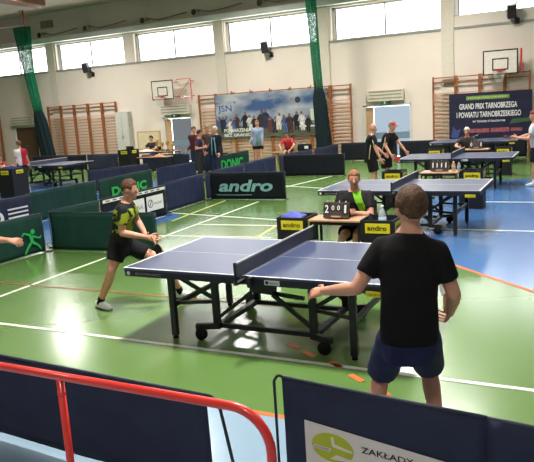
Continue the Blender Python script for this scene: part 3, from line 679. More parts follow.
def person(label, face, pel, neck, feet, hands, H=1.78, shirt=M_blackf, shorts=M_blackf, hair=(86, 60, 42), hairstyle='short', skin=None, shoes=M_white, socks=None,
           look=None, headoff=None, long_legs=False, long_sleeve=False, elbow=((0, 0, -1), (0, 0, -1)), knee=None, curl=(.5, .5), palm=None, hdir=(None, None), vox=.014,
           group=None, shoulders=None, legs_r=1., cap=None, shirt_len=.0, stripes=None, sw=1., hs=1., drop=.085, joints=None, trousers_m=None, hem=.62, jacket=None, elb=(None, None), width=1., kneepos=(None, None)):
    """hands/feet order: left, right (the person's own). All coordinates are world points."""
    S = H/1.78; Sh = S*hs; joints = joints or {}
    fdir = [q[3:] for q in feet]; feet = [V(q[:3]) for q in feet]
    skin = skin or M_skin
    F = V((math.cos(face), math.sin(face), 0)); Rt = V((F.y, -F.x, 0)); U = V((0, 0, 1))
    pel, neck = V(pel), V(neck); up = (neck-pel).normalized()
    shax = V(shoulders).normalized() if shoulders else Rt
    shax = (shax-up*shax.dot(up)).normalized(); fw = up.cross(shax).normalized()      # chest forward
    hipax = Rt
    sc = neck-up*drop*S
    sh = [sc-shax*.178*S*sw, sc+shax*.178*S*sw]
    hp = [pel-hipax*.09*S-U*.03*S, pel+hipax*.09*S-U*.03*S]
    lookv = V(look).normalized() if look else F
    hc = V(headoff)+neck if headoff else neck+(up*.6+U*.4).normalized()*.138*S+lookv*.03*S
    hu = (hc-neck).normalized(); hu = (hu*.4+U*.6).normalized(); hf = (lookv-hu*lookv.dot(hu)).normalized(); hr = hf.cross(hu)
    base = V((sum(V(q).x for q in feet)/2, sum(V(q).y for q in feet)/2, min(V(q).z for q in feet)))
    t = thing('person', label, 'person', base, group)
    UA, FA, TH, SH = .295*S, .262*S, .43*S, .42*S
    el, wr, kn, an = [], [], [], []
    for i in (0, 1):
        if elb[i] is not None: el.append(V(elb[i])); wr.append(V(hands[i]))
        else:
            e, w_ = ik(sh[i], hands[i], UA, FA, elbow[i]); el.append(e); wr.append(w_)
        ft = V(feet[i]); a_ = ft+U*.085*S
        kh = (knee[i] if knee else F)
        if kneepos[i] is not None: kn.append(V(kneepos[i])); an.append(a_)
        else:
            k_, a2 = ik(hp[i], a_, TH, SH, kh); kn.append(k_); an.append(a_)
    toe = []
    for i in (0, 1):
        toe.append(V((fdir[i][0], fdir[i][1], 0)).normalized() if len(fdir[i]) else F)
    g = width
    # ---------------- body
    b = MB()
    L = lambda k: pel.lerp(neck, k)
    ax = lambda k: hipax.lerp(shax, k).normalized()
    fwk = lambda k: (F.lerp(fw, k)).normalized()
    tors = [(-.18, .125, .10), (-.05, .165, .115), (.1, .16, .112), (.3, .14, .098), (.5, .15, .105), (.70, .165, .112), (.82, .155, .1), (.91, .11, .078), (1.0, .06, .058)]
    b.loft([(L(k), ax(max(0, k))*a*S*g, fwk(max(0, min(1, k)))*d_*S*(g*1.0)) for k, a, d_ in tors], 20, 2.3)
    b.cone(neck-up*.06*S, .062*S, hc-hu*.06*S-hf*.012*S, .054*S)
    b.ell(hc+hu*.02*Sh-hf*.008*Sh, hr*.074*Sh, hf*.093*Sh, hu*.098*Sh)
    b.cone(hc-hu*.03*Sh+hf*.03*Sh, .06*Sh, hc-hu*.082*Sh+hf*.055*Sh, .032*Sh)                # jaw
    b.ell(hc-hu*.012*Sh+hf*.03*Sh, hr*.066*Sh, hf*.058*Sh, hu*.07*Sh)
    b.cone(hc+hu*.012*Sh+hf*.085*Sh, .009*Sh, hc-hu*.024*Sh+hf*.103*Sh, .013*Sh, 8)           # nose
    for i, sg_ in ((0, -1), (1, 1)):
        b.ell(hc-hu*.005*Sh+hr*sg_*.075*Sh-hf*.008*Sh, hr*.012*Sh, hf*.021*Sh, hu*.034*Sh, 10, 6)  # ear
        b.cone(sh[i], .056*S, el[i], .041*S); b.cone(el[i], .041*S, el[i].lerp(wr[i], .3), .043*S); b.cone(el[i].lerp(wr[i], .3), .043*S, wr[i], .027*S)
        b.cone(hp[i], .092*S*legs_r, hp[i].lerp(kn[i], .45), .078*S*legs_r); b.cone(hp[i].lerp(kn[i], .45), .078*S*legs_r, kn[i], .056*S)
        cm = kn[i].lerp(an[i], .3)-((kn[i]-an[i]).normalized().cross(Rt)*-.012*S)
        b.cone(kn[i], .054*S, cm, .059*S*legs_r); b.cone(cm, .059*S*legs_r, an[i], .036*S)
        b.cone(an[i], .036*S, V(feet[i][:3])+U*.04*S+toe[i]*.1*S, .03*S)
    m = remesh(b, vox*S if vox > .01 else vox, 5)
    for i, sg_ in ((0, -1), (1, 1)):
        dvec = V(hdir[i]) if hdir[i] is not None else (wr[i]-el[i])
        pn = V(palm[i]) if palm and palm[i] is not None else (-Rt*sg_*-1 if False else Rt*-sg_)
        dn = dvec.normalized()
        # thumb lies forwards for a palm that faces the thigh
        hand(m, wr[i], dvec, pn, 1 if dn.cross((pn-dn*pn.dot(dn)).normalized()).dot(F+U*.3) > 0 else -1, S*.97, curl[i])
    m.mi = 1
    for sg_ in (-1, 1): m.ell(hc+hu*.012*Sh+hr*sg_*.031*Sh+hf*.081*Sh, hr*.012*Sh, hf*.0075*Sh, hu*.0062*Sh, 8, 6)
    m.mi = 2
    for sg_ in (-1, 1):
        m.ell(hc+hu*.012*Sh+hr*sg_*.031*Sh+hf*.0875*Sh, hr*.0055*Sh, hf*.003*Sh, hu*.0065*Sh, 8, 6)
        m.ell(hc+hu*.036*Sh+hr*sg_*.032*Sh+hf*.086*Sh, hr*.02*Sh, hf*.006*Sh, hu*.004*Sh, 8, 4)
    m.mi = 3; m.ell(hc-hu*.052*Sh+hf*.085*Sh, hr*.023*Sh, hf*.008*Sh, hu*.006*Sh, 10, 5)
    body = m.build('body', [skin, M_eye, M_iris, M_lip], t, True)
    # ---------------- shirt
    c = MB()
    sl = shirt_len
    st = [(-.16-sl, .178, .135), (-.02, .184, .138), (.15, .178, .134), (.35, .17, .126), (.55, .176, .13), (.72, .186, .132), (.83, .172, .112), (.90, .13, .09), (.955, .085, .075), (.975, .072, .068)]
    c.loft([(L(k), ax(max(0, k))*a*S*g, fwk(max(0, min(1, k)))*d_*S*g) for k, a, d_ in st], 24, 2.5)
    for i in (0, 1):
        c.cone(neck-up*.075*S, .058*S, sh[i], .062*S)
        if long_sleeve:
            c.cone(sh[i], .068*S, el[i], .057*S); c.cone(el[i], .057*S, el[i].lerp(wr[i], .93), .042*S)
        else:
            e = sh[i].lerp(el[i], .66); c.cone(sh[i], .066*S, sh[i].lerp(el[i], .3), .068*S)
            a_, b2 = frame(el[i]-sh[i]); dn = (el[i]-sh[i]).normalized()
            c.loft([(sh[i], a_*.062*S, b2*.062*S), (sh[i].lerp(el[i], .35), a_*.07*S, b2*.068*S), (e, a_*.07*S, b2*.066*S)], 16)
    m = remesh(c, .013*S if vox < .013 else .018*S, 4)
    for q in m.v:     # soft folds
        q += fw*.006*S*noise.noise(q*7)*1.5
    so = m.build('jacket' if jacket else 'shirt', shirt, t, True)
    if stripes:
        for i, sg_ in ((0, -1), (1, 1)):
            pth = [sh[i].lerp(neck, .7)+fw*-.0+up*.045*S, sh[i]+up*.07*S, sh[i].lerp(el[i], .3)+shax*sg_*.07*S, sh[i].lerp(el[i], .64)+shax*sg_*.069*S]
            MB().tube(pth, .011*S, 6).build('stripe', stripes, so, True)
            pth = [L(.75)+shax*sg_*.186*S*g, L(.35)+ax(.3)*sg_*.172*S*g, L(-.12)+hipax*sg_*.182*S*g]
            MB().tube(pth, .011*S, 6).build('stripe', stripes, so, True)
    # ---------------- shorts / trousers
    c = MB()
    c.loft([(pel+up*.09*S, hipax*.168*S*g, F*.125*S*g), (pel, hipax*.178*S*g, F*.132*S*g), (pel-U*.10*S, hipax*.175*S*g, F*.125*S*g), (pel-U*.17*S, hipax*.15*S*g, F*.105*S*g)], 20, 2.4)
    for i in (0, 1):
        e = hp[i].lerp(kn[i], hem)
        if long_legs:
            c.cone(hp[i], .105*S*legs_r, kn[i], .078*S*legs_r); c.cone(kn[i], .078*S*legs_r, an[i]-U*.02*S, .062*S)
        else:
            a_, b2 = frame(kn[i]-hp[i])
            c.loft([(hp[i]+U*.02, a_*.1*S*g, b2*.1*S*g), (hp[i].lerp(kn[i], .4), a_*.107*S*g, b2*.105*S*g), (e, a_*.106*S*g, b2*.104*S*g)], 18)
    m = remesh(c, .013*S if vox < .013 else .018*S, 4)
    for q in m.v: q += Rt*.005*S*noise.noise(q*9)*1.5
    m.build('trousers' if long_legs else 'shorts', shorts, t, True)
    # ---------------- shoes and socks
    for i in (0, 1):
        f0 = V(feet[i][:3]); T = toe[i]; Sd = V((T.y, -T.x, 0))
        k = MB().loft([(f0-T*.065*S+U*.05*S, Sd*.026*S, U*.045*S), (f0-T*.05*S+U*.052*S, Sd*.036*S, U*.05*S), (f0+T*.02*S+U*.055*S, Sd*.04*S, U*.054*S), (f0+T*.09*S+U*.042*S, Sd*.045*S, U*.041*S), (f0+T*.15*S+U*.032*S, Sd*.042*S, U*.031*S), (f0+T*.19*S+U*.024*S, Sd*.025*S, U*.022*S)], 16, 2.6)
        so_ = k.build('shoe', shoes, t, True)
        if vox < .013:
            MB().loft([(f0-T*.075*S+U*.008*S, Sd*.03*S, U*.008), (f0+T*.03*S+U*.008*S, Sd*.042*S, U*.008), (f0+T*.1*S+U*.008*S, Sd*.049*S, U*.008), (f0+T*.195*S+U*.01*S, Sd*.027*S, U*.008)], 14, 3).build('sole', mat('sole_dark', (80, 72, 66), .8), so_)
        if not long_legs:
            an2 = an[i].lerp(kn[i], .12)
            MB().cone(f0+U*.07*S, .044*S, an2, .043*S).build('sock', socks or M_white, t, True)
    # ---------------- hair / cap
    hm = mat('hair_%d_%d_%d' % hair, hair, .7, .25, .4, 45, .6, 50)
    if hairstyle != 'bald':
        h = MB(); nu, nv = 34, 22; vs = []; keep = {}
        grow = {'short': 1.06, 'long': 1.07, 'crop': .98}[hairstyle]
        for i in range(nv+1):
            tt = -PI/2+PI*i/nv
            for j in range(nu):
                ph = 2*PI*j/nu; dx, dy, dz = math.cos(tt)*math.cos(ph), math.cos(tt)*math.sin(ph), math.sin(tt)   # dx right, dy front
                lim = .28+.30*dy if dy > 0 else (.28+1.15*dy if hairstyle != 'long' else .28+1.4*dy)
                if dy > -.2 and abs(dx) > .75 and hairstyle != 'long': lim = min(lim, -.02)
                rr = grow*(1.0+.04*noise.noise(V((dx*5, dy*5, dz*5)))+.05*noise.noise(V((dx*13, dy*13, dz*13))))
                low = dz < lim
                if low: rr *= .93
                p_ = hc+hu*(.026*Sh+.108*Sh*dz*rr)-hf*(.010*Sh-.103*Sh*dy*rr)+hr*.084*Sh*dx*rr
                keep[i*nu+j] = dz > lim-.16; vs.append(p_)
        fs = []
        for i in range(nv):
            for j in range(nu):
                q = (i*nu+j, i*nu+(j+1) % nu, (i+1)*nu+(j+1) % nu, (i+1)*nu+j)
                if all(keep[k] for k in q): fs.append(q)
        h.add(vs, fs)
        if hairstyle == 'long':
            h.cone(hc-hf*.06*Sh, .07*Sh, hc-hf*.07*Sh-hu*.13*Sh, .05*Sh)
        h.build('hair', hm, t, True)
    if cap:
        cm_ = cap
        h = MB(); R_ = []
        for i in range(7):
            tt = .12+(PI/2*.97-.12)*i/6; R_.append([hc+hu*(.03*Sh+.10*Sh*math.sin(tt))-hf*.008*Sh+(hr*.083*math.cos(q)+hf*.102*math.sin(q))*Sh*math.cos(tt) for q in [2*PI*k/20 for k in range(20)]])
        h.rings(R_).build('cap', cm_, t, True)
        MB().loft([(hc+hf*.07*Sh+hu*.045*Sh, hr*.075*Sh, hu*.008*Sh), (hc+hf*.13*Sh+hu*.038*Sh, hr*.066*Sh, hu*.006*Sh), (hc+hf*.165*Sh+hu*.03*Sh, hr*.04*Sh, hu*.005*Sh)], 14).build('cap_visor', cm_, t, True)
    return dict(t=t, neck=neck, sh=sh, el=el, wr=wr, hc=hc, shirt=so, L=L, fw=fw, shax=shax, base=base, S=S, body=body)

def racket(grip, d, nrm, label, rubber, back=None):
    """grip point, direction handle -> blade, blade normal"""
    grip, d = V(grip), V(d).normalized(); nrm = V(nrm); nrm = (nrm-d*nrm.dot(d)).normalized(); sd = d.cross(nrm)
    t = thing('table_tennis_racket', label, 'racket', grip, 'rackets held by players')
    out = []
    for k in range(28):
        a = 2*PI*k/28; out.append(grip+d*(.125+.079*math.cos(a))+sd*.075*math.sin(a))
    MB().poly([p-nrm*.003 for p in out], .006, nrm).build('blade', M_wood, t)
    for s, m in ((1, rubber), (-1, back or rubber)):
        q = [grip+d*(.130+.072*math.cos(2*PI*k/28))+sd*.073*math.sin(2*PI*k/28)+nrm*s*.0031 for k in range(28)]
        MB().poly(q, .004*s, nrm).build('rubber', m, t)
    MB().loft([(grip-d*.055, sd*.017, nrm*.012), (grip-d*.01, sd*.0145, nrm*.0115), (grip+d*.05, sd*.0135, nrm*.011), (grip+d*.065, sd*.02, nrm*.006)], 12, 3).build('handle', M_wood, t, True)
M_rub_red = mat('rubber_red', (170, 40, 36), .6); M_rub_black = mat('rubber_black', (24, 24, 26), .6); M_rub_pale = mat('rubber_pale', (214, 208, 200), .6)

# --- player in black, seen from behind
M_tee = mat('black_tshirt', (24, 23, 23), .85, .15, .12, 8)
M_shortnavy = mat('navy_shorts', (40, 44, 74), .8, .15, .12, 8)
PR = person('person in black t-shirt and navy shorts seen from behind, left arm out', 1.85, (1.79, -1.93, .80), (1.805, -1.93, 1.475), [(1.53, -1.98, 0, -.3, 1, 0), (1.935, -1.78, 0, .15, 1, 0)],
       [(1.245, -1.96, 1.05), (1.995, -1.70, .885)], H=1.84, shirt=M_tee, shorts=M_shortnavy, hair=(84, 60, 42), look=(-.45, 1, -.12), elb=((1.50, -2.05, 1.11), (2.06, -1.90, 1.07)),
       hdir=((-.9, .3, -.3), (-.25, .5, -.4)), palm=((.25, .6, -.75), (-1, .1, .2)), curl=(.32, 1.5), vox=.009, headoff=(.005, .03, .105), shoulders=(1, -.03, -.02), hem=.93, shoes=M_white, shirt_len=-.105, sw=.92, drop=.125, width=.97, hs=1.07)
racket((1.955, -1.64, .925), (-.12, .35, .95), (-.9, -.6, 0), 'racket in the right hand of the player in black', M_rub_pale, M_rub_black)

# --- lunging player on the left
def lime_mask(nt, tc):
    sx = nt.nodes.new('ShaderNodeSeparateXYZ'); nt.links.new(tc.outputs['Object'], sx.inputs[0])
    nz = nt.nodes.new('ShaderNodeTexNoise'); nz.inputs['Scale'].default_value = 14; nz.inputs['Detail'].default_value = 4
    nz.inputs['Scale'].default_value = 8
    nt.links.new(tc.outputs['Object'], nz.inputs['Vector'])
    a = mnode(nt, 'GREATER_THAN', nz.outputs['Fac'], .51)
    h = mnode(nt, 'MULTIPLY', mnode(nt, 'GREATER_THAN', sx.outputs['Z'], .93), mnode(nt, 'LESS_THAN', sx.outputs['Z'], 1.2))
    return mnode(nt, 'MULTIPLY', a, h)
M_lime = two_tone('black_lime_shirt', (27, 30, 26), (140, 154, 34), lime_mask)
M_blk = mat('black_shorts', (25, 25, 28), .8, .15, .1, 8)
PL = person('lunging player in black and lime shirt at the left end of the nearest table', .5, (-2.16, .18, .79), (-2.02, .2, 1.285), [(-1.70, .66, 0, 1, .4, 0), (-2.43, .03, 0, .9, -.2, 0)],
       [(-1.93, .40, .80), (-1.715, .15, .865)], H=1.74, shirt=M_lime, shorts=M_blk, hair=(88, 60, 44), hairstyle='crop', look=(.9, .35, -.2), vox=.011,
       elb=((-2.1, .47, 1.0), (-1.965, -.0, .94)), hdir=((.8, -.2, .1), (.95, .1, -.1)), palm=((0, -1, 0), (0, .8, -.5)), curl=(.7, 1.0), shoulders=(.45, -.9, 0), socks=M_blk, hem=.62, shirt_len=.05,
       kneepos=((-1.76, .42, .53), (-2.16, -.02, .50)), headoff=(.05, .02, .122))
racket((-1.635, .13, .84), (.35, -.08, -.55), (.3, 1, .2), 'racket of the lunging player in black and lime', M_rub_black)

# --- seated umpire
def green_panel(nt, tc):
    sx = nt.nodes.new('ShaderNodeSeparateXYZ'); nt.links.new(tc.outputs['Object'], sx.inputs[0])
    x = mnode(nt, 'ADD', sx.outputs['X'], mnode(nt, 'MULTIPLY', mnode(nt, 'SUBTRACT', sx.outputs['Z'], .95), .35))
    return mnode(nt, 'MULTIPLY', mnode(nt, 'GREATER_THAN', x, .085), mnode(nt, 'LESS_THAN', x, .185))
M_ump = two_tone('black_green_shirt', (26, 27, 29), (120, 190, 40), green_panel)
UX, UY = -.12, 2.8
chair(UX, UY+.05, -PI/2-.1, 'black chair under the seated umpire in black and green')
person('seated umpire in black and green shirt behind the small scoreboard', -PI/2+.1, (UX, UY, .53), (UX+.02, UY-.12, 1.075), [(UX+.12, UY-.42, 0, .2, -1, 0), (UX-.2, UY-.4, 0, -.1, -1, 0)],
       [(UX+.06, UY-.36, .79), (UX-.0, UY-.4, .795)], H=1.8, shirt=M_ump, shorts=M_blk, hair=(150, 104, 74), hairstyle='crop', look=(.35, -1, -.05), vox=.012, palm=((-1, 0, 0), (1, 0, 0)), curl=(.7, .7), width=1.1, sw=1.08,
       elbow=((1, .5, -.6), (-1, .5, -.6)), socks=M_blk, skin=M_skin2, hem=.7, hdir=((-.7, -.5, .2), (.7, -.5, .2)))

# --- two men in black at the left end of the third table
M_club = mat('club_black', (30, 29, 31), .8, .15, .1, 8)
M_stripe = mat('stripe_pale', (222, 206, 176), .7)
person('bald person in black kit with pale side stripes beside the red-capped man', .1, (-2.02, 9.62, .93), (-1.98, 9.62, 1.46), [(-2.02, 9.75, 0), (-1.98, 9.5, 0)], [(-1.75, 9.85, .95), (-1.72, 9.42, .86)], H=1.74,
       shirt=M_club, shorts=M_blk, hairstyle='bald', skin=M_skin2, stripes=M_stripe, hem=.85, elbow=((-.5, .5, -1), (-.5, -.5, -1)), shirt_len=.14, width=1.12, shoulders=(.3, -1, 0))
person('person in black shirt and red cap holding a red racket', -.25, (-1.86, 10.35, .94), (-1.7, 10.3, 1.47), [(-1.9, 10.5, 0), (-1.78, 10.2, 0)], [(-1.3, 10.42, .86), (-1.62, 9.98, .92)], H=1.72,
       shirt=M_club, shorts=M_blk, hair=(150, 140, 130), hairstyle='crop', skin=M_skin2, stripes=M_stripe, hem=.85, cap=mat('cap_red', (176, 48, 44), .7), width=1.18, shirt_len=.1, elbow=((-.3, .6, -1), (-.6, -.4, -.8)), look=(1, -.3, -.25), shoulders=(-.2, -1, 0))
racket((-1.58, 9.97, .88), (.6, .1, -.45), (.3, -1, .3), 'red racket held by the red-capped man', M_rub_red)

# --- white-haired seated umpire
chair(-.43, 13.98, -PI/2, 'black chair under the white-haired umpire')
person('seated person with white hair in a dark top, behind the third table', -PI/2, (-.43, 13.95, .53), (-.43, 13.83, 1.08), [(-.32, 13.5, 0), (-.56, 13.5, 0)], [(-.2, 13.45, .79), (-.6, 13.45, .79)], H=1.72,
       shirt=mat('dark_top', (44, 42, 42), .8), shorts=M_blk, hair=(226, 224, 218), hairstyle='short', long_legs=True, elbow=((1, .3, -.6), (-1, .3, -.6)))
# --- woman at the right edge
person('person in light grey shirt and black skirt-length shorts at the right edge', PI-.15, (1.66, 11.05, .97), (1.6, 11.0, 1.52), [(1.6, 10.85, 0), (1.68, 11.15, 0)], [(1.22, 10.78, 1.18), (1.2, 11.12, 1.16)], H=1.8,
       shirt=mat('light_grey_shirt', (196, 196, 198), .8, .15, .06), shorts=M_blk, hair=(112, 66, 48), hairstyle='long', hem=.85, width=1.2, shirt_len=.1, legs_r=1.1, elbow=((.4, -.3, -1), (.4, .3, -1)))
racket((1.12, 10.78, 1.2), (-1, 0, .1), (0, .3, 1), 'racket held out by the person in the light grey shirt', M_rub_red)
# --- left edge
def red_side(nt, tc):
    sx = nt.nodes.new('ShaderNodeSeparateXYZ'); nt.links.new(tc.outputs['Object'], sx.inputs[0])
    return mnode(nt, 'GREATER_THAN', mnode(nt, 'ADD', mnode(nt, 'MULTIPLY', sx.outputs['X'], .68), mnode(nt, 'MULTIPLY', sx.outputs['Y'], .73)), .015)
M_wr = two_tone('white_red_shirt', (214, 212, 212), (168, 32, 48), red_side)
person('person in white and red shirt standing beside the big black box on the left', PI-.3, (-14.3, 10.15, .92), (-14.33, 10.15, 1.42), [(-14.38, 10.05, 0), (-14.3, 10.3, 0)], [(-14.38, 9.9, .86), (-14.2, 10.4, .8)], H=1.66,
       shirt=M_wr, shorts=M_blk, hair=(110, 80, 58), hairstyle='short', hem=.75)
person('person in a red top sitting at the left edge behind the big black box', -.3, (-14.25, 9.2, .53), (-14.2, 9.15, 1.06), [(-13.95, 8.95, 0), (-13.9, 9.25, 0)], [(-13.86, 8.9, .93), (-13.8, 9.2, .9)], H=1.68,
       shirt=mat('red_top', (160, 50, 48), .8), shorts=M_blk, hair=(120, 80, 60), long_legs=True)
chair(-14.28, 9.2, -.3, 'black chair at the left edge behind the big black box')
person('person mostly outside the left edge, bare forearm reaching in over the court', .05, (-3.32, -1.12, .93), (-3.27, -1.12, 1.47), [(-3.4, -.98, 0), (-3.3, -1.3, 0)], [(-3.25, -.72, .8), (-2.625, -1.0, 1.045)], H=1.78,
       shirt=M_club, shorts=M_blk, hair=(90, 66, 50), elbow=((-.5, .5, -1), (-.5, -.3, -1)), hdir=(None, (1, .05, -.12)), curl=(.5, .7), vox=.012, palm=(None, (0, .5, -1)), elb=(None, (-2.88, -1.03, 1.05)))
# --- onlookers in the aisle
M_den = mat('denim_pale', (138, 146, 170), .8, .15, .12, 14)
M_jean = mat('jeans_navy', (44, 52, 80), .85, .15, .12, 14)
M_dk = mat('dark_jacket', (34, 38, 50), .8, .15, .1)
person('person in purple polo shirt and dark trousers facing the man with the white head', .35, (-8.72, 12.42, .92), (-8.68, 12.42, 1.42), [(-8.75, 12.5, 0), (-8.7, 12.3, 0)], [(-8.5, 12.65, 1.12), (-8.46, 12.3, 1.1)], H=1.67,
       shirt=mat('purple_polo', (62, 48, 84), .8), shorts=mat('grey_trousers', (52, 48, 52), .85), hair=(72, 52, 44), long_legs=True, shoes=M_blk, elbow=((-.5, .5, -1), (-.5, -.5, -1)), legs_r=1.15)
PJ = person('person with white head in dark open jacket over turquoise lining', -1.9, (-8.14, 12.62, .96), (-8.14, 12.6, 1.50), [(-8.12, 12.55, 0), (-8.33, 12.6, 0)], [(-7.95, 12.42, .9), (-8.42, 12.4, .95)], H=1.78,
       shirt=M_dk, shorts=M_jean, hair=(205, 200, 192), hairstyle='crop', long_legs=True, long_sleeve=True, shoes=M_blk, jacket=True, shirt_len=.12, width=1.1, legs_r=1.1)
for sg_ in (-1, 1):
    c0 = PJ['L'](.86)+PJ['fw']*.10*PJ['S']; p_ = MB()
    p_.loft([(PJ['L'](k)+PJ['fw']*(.128+e)+PJ['shax']*sg_*o_, PJ['shax']*.026, PJ['fw']*.012) for k, o_, e in ((.84, .055, .0), (.6, .075, .018), (.3, .085, .015), (.0, .095, .02), (-.22, .1, .02))], 10).build('lining', mat('turquoise_lining', (116, 166, 172), .8), PJ['t'], True)
person('person in dark red jacket standing behind the purple polo shirt', -1.2, (-9.78, 13.9, .96), (-9.78, 13.88, 1.49), [(-9.68, 13.85, 0), (-9.9, 13.8, 0)], [(-9.53, 13.72, .95), (-10.0, 13.7, .95)], H=1.78,
       shirt=mat('dark_red_jacket', (86, 34, 40), .8), shorts=M_jean, hair=(82, 58, 46), long_legs=True, long_sleeve=True, shoes=M_blk)
person('person with fair hair half hidden behind the purple polo shirt', -.9, (-9.6, 14.5, .95), (-9.6, 14.48, 1.48), [(-9.5, 14.5, 0), (-9.7, 14.4, 0)], [(-9.35, 14.4, .95), (-9.8, 14.3, .95)], H=1.78,
       shirt=mat('brown_jacket', (82, 62, 54), .8), shorts=M_jean, hair=(150, 110, 82), hairstyle='long', long_legs=True, long_sleeve=True, shoes=M_blk)
person('person in navy jacket half hidden behind the white-headed man', -2.2, (-8.6, 13.35, .97), (-8.6, 13.33, 1.5), [(-8.5, 13.3, 0), (-8.7, 13.35, 0)], [(-8.37, 13.15, .95), (-8.82, 13.15, .95)], H=1.78,
       shirt=mat('navy_jacket', (42, 50, 74), .8), shorts=M_jean, hair=(88, 64, 50), long_legs=True, long_sleeve=True, shoes=M_blk)
PD = person('person in pale denim jacket and black shorts standing before the group poster', -1.2, (-8.88, 17.0, .97), (-8.86, 17.0, 1.53), [(-8.76, 16.95, 0), (-8.98, 16.95, 0)], [(-8.6, 16.85, .93), (-9.12, 16.8, .93)], H=1.78,
       shirt=M_den, shorts=M_blk, hair=(134, 92, 62), hairstyle='long', long_sleeve=True, jacket=True, shirt_len=.14, width=1.2)
MB().loft([(PD['L'](k)+PD['fw']*(.118+e), PD['shax']*.055, PD['fw']*.035) for k, e in ((.8, .0), (.5, .02), (.1, .025), (-.2, .03))], 12).build('blouse', mat('teal_blouse', (96, 138, 146), .8), PD['t'], True)
bn_ = thing('bench', 'low wooden bench under the person in the red shirt', 'bench', (-7.9, 18.35, 0))
MB().span((-8.9, 18.2, .40), (-7.1, 18.5, .44)).build('seat', M_wood, bn_, bevel=.005)
for q in (-8.7, -7.25): MB().span((q-.03, 18.24, 0), (q+.03, 18.46, .4)).build('leg', M_wood, bn_)
person('person in red shirt sitting bent forward on the bench under the group poster', -PI/2+.2, (-8.15, 18.3, .54), (-8.08, 18.05, 1.0), [(-7.95, 17.9, 0), (-8.25, 17.85, 0)], [(-7.88, 17.85, .55), (-8.25, 17.8, .55)], H=1.7,
       shirt=mat('red_shirt', (196, 52, 62), .8), shorts=M_blk, hair=(70, 50, 42), elbow=((1, 0, -.3), (-1, 0, -.3)), look=(.2, -1, -.4))
bg_ = thing('sports_bag', 'black sports bag with a white patch beside the red-shirted sitter', 'bag', (-7.45, 18.3, .44))
MB().loft([((-7.75+k*.1, 18.33, .44+.15), V((0, .12, 0))*s_k, V((0, 0, .15))*s_k) for k, s_k in ((0, .75), (.3, .96), (1, 1), (4, 1), (5.2, .98), (5.6, .75))], 16, 3).build('body', M_blackf, bg_, True)
MB().span((-7.42, 18.195, .55), (-7.26, 18.205, .66)).build('patch', M_white, bg_)
MB().tube([(-7.65, 18.33, .72), (-7.6, 18.3, .82), (-7.4, 18.3, .84), (-7.3, 18.33, .72)], .012).build('handle', M_blackf, bg_, True)
# --- laptop desk on the left
dk = trestle(-15.3, -12.6, 15.95+.6, 17.15, 'long desk with laptop behind the black box with yellow plates')
lp = thing('laptop', 'open black laptop on the long desk', 'laptop', (-14.9, 16.85, .74))
MB().span((-15.1, 16.75, .74), (-14.7, 17.02, .76)).build('keyboard_base', M_black, lp, bevel=.004)
MB().box((-14.9, 16.72, .87), (.4, .015, .25), Matrix.Rotation(.2, 3, 'X')).build('screen_lid', M_black, lp, bevel=.004)
chair(-14.3, 17.65, -PI/2, 'black chair under the person at the laptop desk')
person('person in dark shirt sitting at the laptop desk on the far left', -PI/2, (-14.3, 17.6, .53), (-14.3, 17.5, 1.1), [(-14.2, 17.25, 0), (-14.42, 17.25, 0)], [(-14.1, 17.1, .78), (-14.5, 17.1, .78)], H=1.78,
       shirt=mat('dark_top', (44, 42, 42), .8), shorts=M_jean, hair=(60, 46, 40), long_legs=True, elbow=((1, .3, -.6), (-1, .3, -.6)))
cloth(-14.15, 16.85, .74, .6, mat('paper_white', (220, 218, 210), .8), 'heap of white papers in front of the person at the desk', 'paper_heap')
M_gold = mat('trophy_gold', (190, 150, 84), .35, .5, .08, metal=.6)
for i, (x, hgt) in enumerate(((-13.55, .42), (-13.3, .3), (-13.05, .36), (-12.8, .24))):
    t = thing('trophy', ('gold trophy cup nearest the person at the desk', 'short gold trophy cup, second from the person at the desk', 'gold trophy cup, third from the person at the desk', 'shortest gold trophy cup at the right end of the desk')[i], 'trophy', (x, 16.85, .74), 'trophies on the desk')
    MB().span((x-.06, 16.79, .74), (x+.06, 16.91, .79)).build('plinth', mat('plinth_dark', (64, 36, 34), .5), t)
    MB().rings([[(x+q*math.cos(k*PI/8), 16.85+q*math.sin(k*PI/8), .79+hgt*zz) for k in range(16)] for zz, q in ((0, .04), (.06, .015), (.4, .013), (.5, .04), (.7, .065), (.95, .07), (1, .05))]).build('cup', M_gold, t, True)
trestle(-12.2, -10.9, 13.6, 14.1, 'low table of odds and ends at the right of the far left table')
cloth(-11.9, 13.85, .74, .45, mat('cloth_maroon', (92, 44, 48), .9), 'dark red cloth on the table of odds and ends', 'jacket')
cloth(-11.35, 13.85, .74, .4, mat('cloth_orange', (214, 140, 104), .9), 'orange cloth on the table of odds and ends', 'jacket')

# ------------------------------------------------------------------ wall furniture
def wall_bars(x0, x1, label, first={}):
    w_ = round(x1-x0, 2)
    key = w_
    if key in first: return copy_tree(first[key], ((x0+x1)/2, WY-.1, 0), label)
    t = thing('wall_bars', label, 'wall bars', ((x0+x1)/2, WY-.1, 0), 'wooden wall bars on the back wall')
    for x in (x0+.03, x1-.03): MB().span((x-.026, WY-.16, 0), (x+.026, WY-.06, 3.0)).build('upright', M_upright, t)
    for z in (2.95, 2.78): MB().span((x0+.05, WY-.19, z-.02), (x1-.05, WY-.14, z+.02)).build('top_rung', M_upright, t)
    z = 2.36
    while z > .1:
        MB().span((x0+.05, WY-.14, z-.02), (x1-.05, WY-.10, z+.02)).build('rung', M_barwood, t); z -= .145
    MB().tube([(x0+.03, WY-.16, 2.58), (x0+.06, WY-.24, 2.58), (x0+.16, WY-.25, 2.58)], .014).build('hook', M_upright, t, True)
    first[key] = t
    return t
